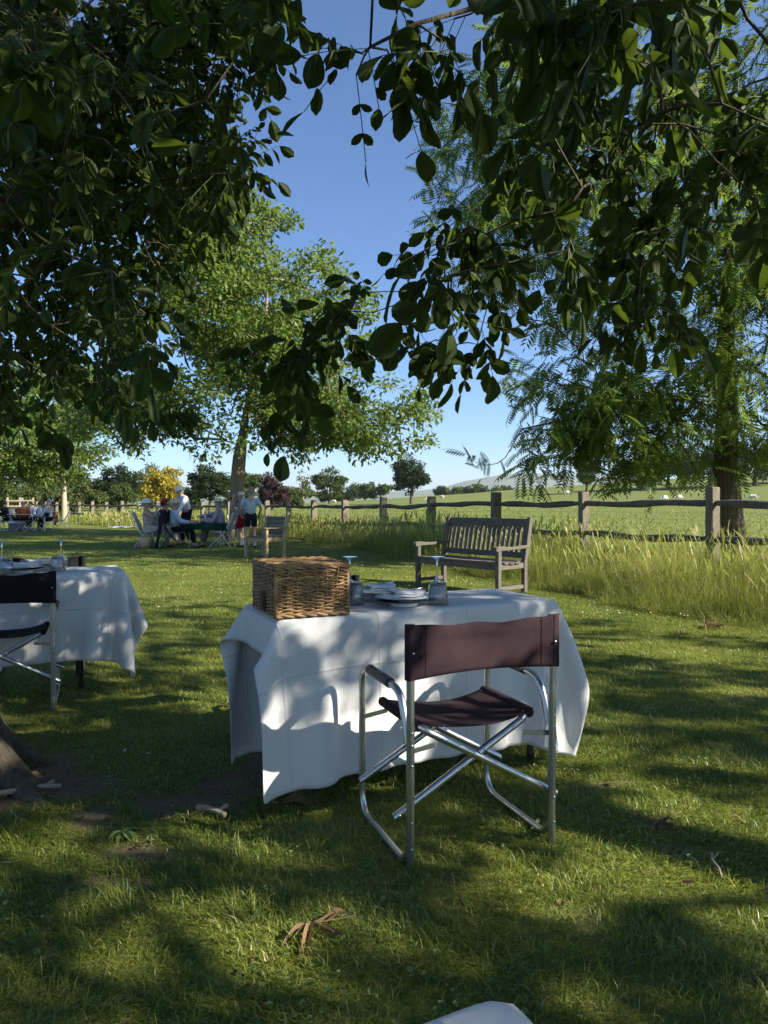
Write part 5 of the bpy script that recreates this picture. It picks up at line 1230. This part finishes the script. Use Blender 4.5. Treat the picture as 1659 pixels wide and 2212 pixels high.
# ------------------------------------------------------------------ the picnic party at the green table
GT_C = at_px(446, 19.1)
gt = thing('picnic_table', 'picnic table with thin metal legs under the dark green cloth', 'table', GT_C, .12)
MB().box((0, 0, .635), (.96, .78, .02), b=.004).build('tabletop', LEGM, gt)
for sx in (-1, 1):
    for sy in (-1, 1): MB().tube([(sx*.40, sy*.32, -.01), (sx*.40, sy*.32, .625)], .012, 8).build('leg', ALU, gt, smooth=True)
GREEN = fab('green_cloth', (.008, .045, .028))
gc_me = cloth_sim(.96, .78, .650, (.17, .17, .17, .17), steps=80, seed=3, dx=.045); gc_me.materials.append(GREEN)
gc_ = obj('green_tablecloth', gc_me); gc_.location = GT_C; gc_.rotation_euler = (0, 0, .12); tag(gc_, 'dark green cloth over the picnic table crowded with bottles', 'tablecloth')
so = gc_.modifiers.new('t', 'SOLIDIFY'); so.thickness = .003
def on_green(u, v): c, s_ = math.cos(.12), math.sin(.12); return (GT_C[0]+u*c-v*s_, GT_C[1]+u*s_+v*c, GT_C[2]+.656)
BOTG = pmat('green_bottle_glass', (.012, .03, .012), rough=.08, spec=.8); BOTC = pmat('frosted_bottle_glass', (.45, .52, .52), rough=.12, spec=.8); LAB = pmat('bottle_label', (.7, .7, .65), rough=.7); FOIL = pmat('foil', (.25, .02, .03), rough=.35, metal=.5)
BOTP = [(.0005, 0), (.036, .002), (.037, .16), (.034, .19), (.016, .225), (.0135, .285), (.015, .29), (.013, .297), (.0005, .298)]
for i, (u, v, g_, lb) in enumerate(((-.06, .12, BOTG, 'dark green wine bottle standing at the middle of the green table'), (.02, .20, BOTG, 'dark wine bottle behind the pale bottles on the green table'), (-.02, -.05, BOTC, 'clear water bottle with white label on the green table'), (.07, .05, BOTC, 'clear bottle beside the drinking glasses on the green table'), (.11, .22, BOTG, 'green bottle nearest the panama-hatted man'), (-.16, .20, BOTG, 'dark bottle in front of the bow-tied man'))):
    b = thing('bottle', lb, 'bottle', on_green(u, v), 0, 'bottles on the green table'); MB().lathe(BOTP, 14).build('glass_body', g_, b, smooth='all'); MB().lathe([(.0375, .05), (.0378, .12)], 14).build('paper_label', LAB, b, smooth='all'); MB().lathe([(.0145, .24), (.0155, .292), (.0005, .3)], 10).build('foil_cap', FOIL, b, smooth='all')
BEAK = MB().lathe([(.0005, .003), (.030, .0), (.036, .10), (.034, .10), (.028, .006), (.0005, .007)], 14).build('x', pmat('tumbler_glass', (.55, .58, .58), rough=.1, spec=.8), None, smooth='all'); BEM = BEAK.data; bpy.data.objects.remove(BEAK)
for i, (u, v) in enumerate(((.16, -.08), (.21, .02), (.12, -.15), (.25, -.10), (-.08, -.18), (.30, .05))):
    o = obj('drinking_glass', BEM); o.location = on_green(u, v); tag(o, 'clear drinking glass among the bottles on the green table', 'glass', 'drinking glasses on the green table')
o = thing('jug', 'glass jug with handle at the right end of the green table', 'jug', on_green(.36, -.05)); MB().lathe([(.0005, .003), (.05, 0), (.06, .05), (.045, .12), (.05, .15), (.047, .15), (.042, .12), (.056, .05), (.0005, .008)], 16).build('vessel', GLASS, o, smooth='all'); MB().tube(rounded([(.048, 0, .13), (.10, 0, .12), (.095, 0, .05), (.058, 0, .045)], .03), .005, 6).build('handle', GLASS, o, smooth=True)
o = thing('fruit_dish', 'dish heaped with orange snacks on the green table edge', 'dish', on_green(-.26, -.16)); MB().lathe([(.0005, 0), (.05, .002), (.11, .03), (.108, .033), (.05, .008), (.0005, .008)], 18).build('dish', PORC, o, smooth='all')
ORG = pmat('orange_food', (.65, .20, .03), (.5, .10, .02), rough=.5)
for k in range(12):
    a = k*2.4; r_ = .012+.02*math.sqrt(k); p_ = MB().lathe([(.0002, -.015), (.012, -.01), (.017, 0), (.012, .01), (.0002, .015)], 8).build('snack', ORG, o, smooth='all'); p_.location = (r_*math.cos(a), r_*math.sin(a), .045-.0*k)
o = thing('fruit_bowl', 'small bowl of red fruit behind the orange snacks', 'bowl', on_green(-.36, .05)); MB().lathe([(.0005, 0), (.04, .002), (.08, .05), (.078, .05), (.04, .01), (.0005, .01)], 16).build('bowl', PORC, o, smooth='all')
for k in range(9):
    a = k*2.4; r_ = .016*math.sqrt(k); p_ = MB().lathe([(.0002, -.015), (.013, -.01), (.018, 0), (.012, .01), (.0002, .015)], 8).build('fruit', FOIL, o, smooth='all'); p_.location = (r_*math.cos(a), r_*math.sin(a), .05)

GSTR, _nt, _p = newmat('green_white_stripe'); _w = _nt.nodes.new('ShaderNodeTexWave'); _w.inputs['Scale'].default_value = 5.0; _w.bands_direction = 'Y'; _tc = _nt.nodes.new('ShaderNodeTexCoord'); _nt.links.new(_tc.outputs['Object'], _w.inputs['Vector'])
_nt.links.new(mixc(_nt, ramp(_nt, _w.outputs['Fac'], .45, .55), (.012, .03, .022), (.62, .62, .55)), _p.inputs['Base Color']); _p.inputs['Roughness'].default_value = .9
def camp_chair(label, loc, rz, cloth, framem, name='folding_chair', seat=.42, back=.92, rec=.30, arms=True):
    """faces +x locally; tube frame, stretched back and seat"""
    t = thing(name, label, 'chair', loc, rz); w = .25
    for s in (-1, 1):
        MB().tube([(-.20-rec*.35, s*w, -.005), (-.02, s*w, seat*.95), (.26, s*w, seat+.02)], .011, 7).build('rear_leg', framem, t, smooth=True)
        MB().tube([(.30, s*(w+.02), -.005), (-.04, s*(w+.02), seat*.7), (-.16, s*(w+.02), seat)], .011, 7).build('front_leg', framem, t, smooth=True)
        MB().tube([(-.14, s*w, seat-.02), (-.16-rec*.5, s*w, back*.75), (-.18-rec*.72, s*w, back)], .011, 7).build('back_upright', framem, t, smooth=True)
        if arms: MB().box((.05, s*(w+.03), seat+.21), (.40, .045, .02), b=.006).build('armrest', framem, t)
    MB().tube([(.30, -w-.02, .0), (.30, w+.02, .0)], .009, 6).build('foot_bar', framem, t, smooth=True)
    bb = MB(); n = 8
    V = [(-.15-rec*.70*(j/n)+.012, (i-.5)*2*w, seat+(back-seat-.02)*(j/n)) for i in (0, 1) for j in range(n+1)]; V = []
    for i in range(9):
        for j in range(n+1):
            u = i/8; V.append((-.145-rec*.72*(j/n)-.025*math.sin(math.pi*u), (u-.5)*2*w, seat+(back-seat)*(j/n)))
    o = bb.add(V, [(i*(n+1)+j, (i+1)*(n+1)+j, (i+1)*(n+1)+j+1, i*(n+1)+j+1) for i in range(8) for j in range(n)]).build('back_panel', cloth, t, smooth='all'); o.modifiers.new('t', 'SOLIDIFY').thickness = .012
    V = [(-.15+.42*(j/6), (i/6-.5)*2*w, seat+.01-.03*math.sin(math.pi*i/6)) for i in range(7) for j in range(7)]
    o = MB().add(V, [(i*7+j, (i+1)*7+j, (i+1)*7+j+1, i*7+j+1) for i in range(6) for j in range(6)]).build('seat_panel', cloth, t, smooth='all'); o.modifiers.new('t', 'SOLIDIFY').thickness = .012
    return t
DGF = pmat('green_metal', (.03, .055, .045), rough=.45); WCLO = fab('white_chair_cloth', (.62, .62, .60))
p = at_px(318, 18.9); camp_chair('white folding chair under the lady in the wide white hat', p, .15, WCLO, WHITEM, arms=False)
person('lady in cream dress and wide white sun hat raising a glass', (p[0]+.03, p[1], p[2]), .15, lean=-.12, hands=[(.24, -.12, 1.00), (.30, .18, .60)], top=F_CRM, sleeve=None, bottom=F_CRM, dress=True, hat=(WHAT, .25, .12, None), glasses=True, seat=.42)
o = obj('drinking_glass', BEM); o.location = (p[0]+.33, p[1]-.06, p[2]+1.03); tag(o, 'glass held up by the lady in the white hat', 'glass')
p = at_px(352, 20.2); camp_chair('striped folding chair behind the coat, under the red-hatted lady', p, -.35, GSTR, DGF)
person('lady in black wearing a broad red hat and sunglasses, behind the striped chair', (p[0]+.03, p[1], p[2]), -.35, lean=.02, top=F_BLK, bottom=F_CRM, hat=(WRED, .27, .12, F_BLK), hair=HAIRD, glasses=True, head_yaw=-.3, seat=.42)
p = at_px(375, 18.5); cc = camp_chair('green and white striped folding chair with the blue-shirted man', p, .38, GSTR, DGF)
person('man in pale blue shirt and straw hat seated in the striped folding chair', (p[0]+.03, p[1], p[2]), .38, lean=-.05, hands=[(.38, -.27, .67), (.36, .22, .62)], top=F_BLUE, bottom=F_BLK, hat=(STRAW, .20, .12, None), glasses=True, seat=.42, head_yaw=.2)
# coat over the chair back
ct = at_px(345, 18.35); cr_ = thing('coat', 'long dark coat hung over the back of the striped chair', 'coat', ct, .3); V = []
for i in range(13):
    for j in range(11):
        u = i/12; v = j/10; V.append((-.10+.20*(1-v)+.04*math.sin(u*14)*v, (u-.5)*(.36+.34*v), .02+.98*(1-v)))
o = MB().add(V, [(i*11+j, (i+1)*11+j, (i+1)*11+j+1, i*11+j+1) for i in range(12) for j in range(10)]).build('coat_body', F_NAVY, cr_, smooth='all'); o.modifiers.new('t', 'SOLIDIFY').thickness = .02
for s in (-1, 1): MB().tube([(.08, s*.19, .96), (.02, s*.26, .65), (-.02, s*.28, .38)], [.06, .055, .05], 8).build('sleeve', F_NAVY, cr_, smooth=True)
p = at_px(404, 20.1); person('man in white shirt, bow tie and white hat leaning over the green table', p, math.radians(-130), seated=False, lean=.38, hands=[(.52, .05, .80), (.50, .20, .86)], top=F_WHITE, bottom=F_BLK, hat=(WHAT, .18, .125, None), bow=True, nod=.25)
p = at_px(480, 19.0); camp_chair('white-framed folding chair under the panama-hatted man', p, math.radians(176), WCLO, WHITEM, arms=False)
person('man in lavender jumper and panama hat reaching across the green table', (p[0]-.03, p[1], p[2]), math.radians(176), lean=.12, hands=[(.66, -.02, .80), (.40, .20, .70)], top=F_LAV, bottom=F_GRY, hat=(PANAMA, .19, .125, F_BLK), seat=.42)
p = at_px(523, 18.95); person('child in grey-green tee and red shorts holding a camera to the eye', p, math.radians(165), seated=False, s=.86, lean=.04, hands=[(.26, -.08, 1.48), (.26, .08, 1.48)], top=F_TEAL, sleeve='short', bottom=F_RED, shorts=True, hat=(PANAMA, .16, .11, None), socks=True)
o = thing('camera', 'small black camera held to the eye by the child in red shorts', 'camera', (p[0]-.27, p[1]+.05, p[2]+1.28), math.radians(165)); MB().box((0, 0, 0), (.04, .11, .07), b=.008).build('camera_body', BLACK, o); MB().tube([(.02, 0, 0), (.06, 0, 0)], .026, 12).build('lens', BLACK, o, smooth=True)
p = at_px(542, 18.6); person('youth in light blue shirt, dark shorts and brown brimmed hat, back turned', p, math.radians(105), seated=False, s=.92, hands=[(.16, -.24, .92), (.16, .24, .92)], top=F_LB, sleeve='short', bottom=F_NAVY, shorts=True, hat=(BRHAT, .20, .135, None), socks=True)
bk = at_px(500, 20.4); b2 = thing('slatted_seat', 'old wooden slatted seat behind the panama-hatted man', 'bench', bk, math.radians(-70))
for s in (-1, 1): MB().box((s*.5, .2, .45), (.06, .06, .92), b=.005).build('back_post', TEAK['z'], b2); MB().box((s*.5, -.2, .22), (.06, .06, .44), b=.005).build('front_leg', TEAK['z'], b2)
for k in range(4): MB().box((0, .2, .52+.11*k), (.96, .025, .08), b=.004).build('back_slat', TEAK['x'], b2); MB().box((0, -.2+.12*k, .44), (1.06, .10, .022), b=.004).build('seat_slat', TEAK['x'], b2)
# basket on the ground and rug
bp = at_px(316, 18.45); bs = thing('shopping_basket', 'open straw basket on the grass beneath the white folding chair', 'basket', bp)
MB().lathe([(.0005, .004), (.14, 0), (.19, .26), (.185, .27), (.135, .012), (.0005, .014)], 18).build('basket_body', STRAW, bs, smooth='all'); MB().tube(rounded([(-.17, 0, .25), (-.15, 0, .46), (.15, 0, .46), (.17, 0, .25)], .12), .011, 6).build('handle', STRAW, bs, smooth=True)
rp = ray_ground(274, 1140); rg = thing('picnic_rug', 'blue and white picnic rug spread on the lawn by the long grass', 'rug', rp, .15); V = []
for i in range(15):
    for j in range(9): V.append(((i/14-.5)*1.5, (j/8-.5)*1.5, .035+.02*math.sin(i*1.3+j)+.012*math.sin(j*2.1)))
o = MB().add(V, [(i*9+j, (i+1)*9+j, (i+1)*9+j+1, i*9+j+1) for i in range(14) for j in range(8)]).build('rug_cloth', pmat('blue_white_check', (.10, .16, .38), (.6, .64, .72), scale=3, rough=.9), rg, smooth='all'); o.modifiers.new('t', 'SOLIDIFY').thickness = .012
for s in (-1, 1):
    m = MB()
    for k in range(26): m.beam((s*.75, -.72+k*.0575, .03), (s*.81, -.72+k*.0575, .02), .012, .004, b=0)
    m.build('fringe', WHITEM, rg)

# ------------------------------------------------------------------ the further party
d2 = 30.0
p = at_px(106, d2-.6); director_chair("black director's chair with the white-clad person at the far party", p, math.radians(78), BLKC, False)
person('person in white top with dark straps seated in the far black chair', (p[0]-.04, p[1]+.16, p[2]), math.radians(168), lean=.10, top=F_WHITE, bottom=F_BLK, hair=HAIRG)
p = at_px(90, d2+.9); camp_chair('dark folding chair under the dark-haired man at the far party', p, math.radians(-165), F_BLK, BLACK)
person('dark-haired man in pale shirt seated at the far party', p, math.radians(-165), lean=.12, top=F_WHITE, bottom=F_BLK, hair=HAIRD, seat=.42)
p = at_px(50, d2+.6); camp_chair('dark folding chair under the person in red pattern', p, math.radians(-55), F_BLK, BLACK)
person('person in bright red patterned top seated at the far party', p, math.radians(-55), top=F_FLOR, bottom=F_BLK, hair=HAIRG, glasses=True, seat=.42)
p = at_px(66, d2+2.4); camp_chair('low folding chair at the back of the far party', p, math.radians(-100), F_NAVY, BLACK)
person('dark-haired person in white seated at the back of the far party', p, math.radians(-100), top=F_WHITE, bottom=F_NAVY, hair=HAIRD, seat=.40)
p = at_px(4, d2); director_chair("black director's chair at the end of the far party's table", p, math.radians(-75), BLKC, False)
person('person in black seated at the end of the far party table', (p[0]+.05, p[1]+.14, p[2]), math.radians(15), top=F_BLK, bottom=F_BLK, hair=HAIRD)
tb = at_px(52, d2); t = thing('picnic_table', 'narrow grey folding table among the far party', 'table', tb, .05)
MB().box((0, 0, .69), (1.15, .6, .025), b=.004).build('tabletop', ALU, t)
for sx in (-1, 1):
    for sy in (-1, 1): MB().tube([(sx*.5, sy*.25, 0), (sx*.45, sy*.25, .68)], .012, 6).build('leg', ALU, t, smooth=True)
for lab, x, dd in (('low crossed-leg camp stool before the far party table', 46, d2-1.0), ('second crossed-leg camp stool beside the first, before the far party', 65, d2-.95)):
    pp = at_px(x, dd); t = thing('camp_stool', lab, 'stool', pp, .1)
    for sy in (-1, 1):
        for sx in (-1, 1): MB().tube([(sx*.19, sy*.16+.012*sx, 0), (-sx*.19, sy*.16+.012*sx, .43)], .012, 6).build('crossed_leg', ALU, t, smooth=True)
    MB().box((0, 0, .44), (.44, .38, .02), b=.006).build('seat', LEGM, t)
pp = at_px(33, d2-.8); t = thing('cool_box', 'grey cool box with white lid on the grass at the far party', 'cool box', pp, .1); MB().box((0, 0, .17), (.46, .30, .33), b=.02).build('box_body', pmat('grey_cooler', (.12, .12, .13), rough=.5), t); MB().box((0, 0, .365), (.48, .32, .055), b=.015).build('lid', WHITEM, t); MB().tube(rounded([(-.22, -.165, .3), (-.22, -.18, .42), (.22, -.18, .42), (.22, -.165, .3)], .03), .009, 6).build('handle', WHITEM, t, smooth=True)
pp = at_px(25, d2-.1); t = thing('ice_bucket', 'pale bucket standing on the far party folding table', 'bucket', (pp[0], pp[1], pp[2]+.704)); MB().lathe([(.0005, .003), (.09, 0), (.12, .22), (.125, .225), (.115, .225), (.085, .01), (.0005, .012)], 16).build('pail', WHITEM, t, smooth='all'); MB().tube([(-.12, 0, .21), (0, -.05, .12), (.12, 0, .21)], .004, 5).build('handle', ALU, t)
pp = at_px(131, d2+2.2); camp_chair('small white patterned folding chair with orange jacket beside the far party', pp, math.radians(200), pmat('white_pattern', (.65, .65, .68), (.3, .3, .35), scale=16, rough=.9), WHITEM, seat=.40, back=.80, arms=False)
t = thing('jacket', 'orange jacket draped over the small white folding chair', 'jacket', (pp[0]-.24, pp[1], pp[2]), .2); V = []
for i in range(9):
    for j in range(9): V.append((.03*math.sin(i*1.4), (i/8-.5)*.34, .16+.62*(j/8)))
o = MB().add(V, [(i*9+j, (i+1)*9+j, (i+1)*9+j+1, i*9+j+1) for i in range(8) for j in range(8)]).build('jacket_body', pmat('orange_cloth', (.45, .15, .04), rough=.9), t, smooth='all'); o.modifiers.new('t', 'SOLIDIFY').thickness = .03
for s in (-1, 1): MB().tube([(0, s*.17, .75), (.02, s*.22, .5), (.03, s*.21, .30)], [.05, .045, .04], 7).build('sleeve', bpy.data.materials['orange_cloth'], t, smooth=True)

# ------------------------------------------------------------------ summer haze
hz = MB().box((0, 0, 115), (18400, 18400, 252), b=0).build('haze')
hm = bpy.data.materials.new('haze'); hm.use_nodes = True; hn = hm.node_tree; hn.nodes.clear()
ho = hn.nodes.new('ShaderNodeOutputMaterial'); hv = hn.nodes.new('ShaderNodeVolumePrincipled'); hv.inputs['Color'].default_value = (.86, .92, 1, 1); hv.inputs['Density'].default_value = .00013; hv.inputs['Anisotropy'].default_value = .3
hn.links.new(hv.outputs[0], ho.inputs['Volume']); hz.data.materials.append(hm); tag(hz, 'thin summer haze over the far downs', 'haze', kind='stuff')
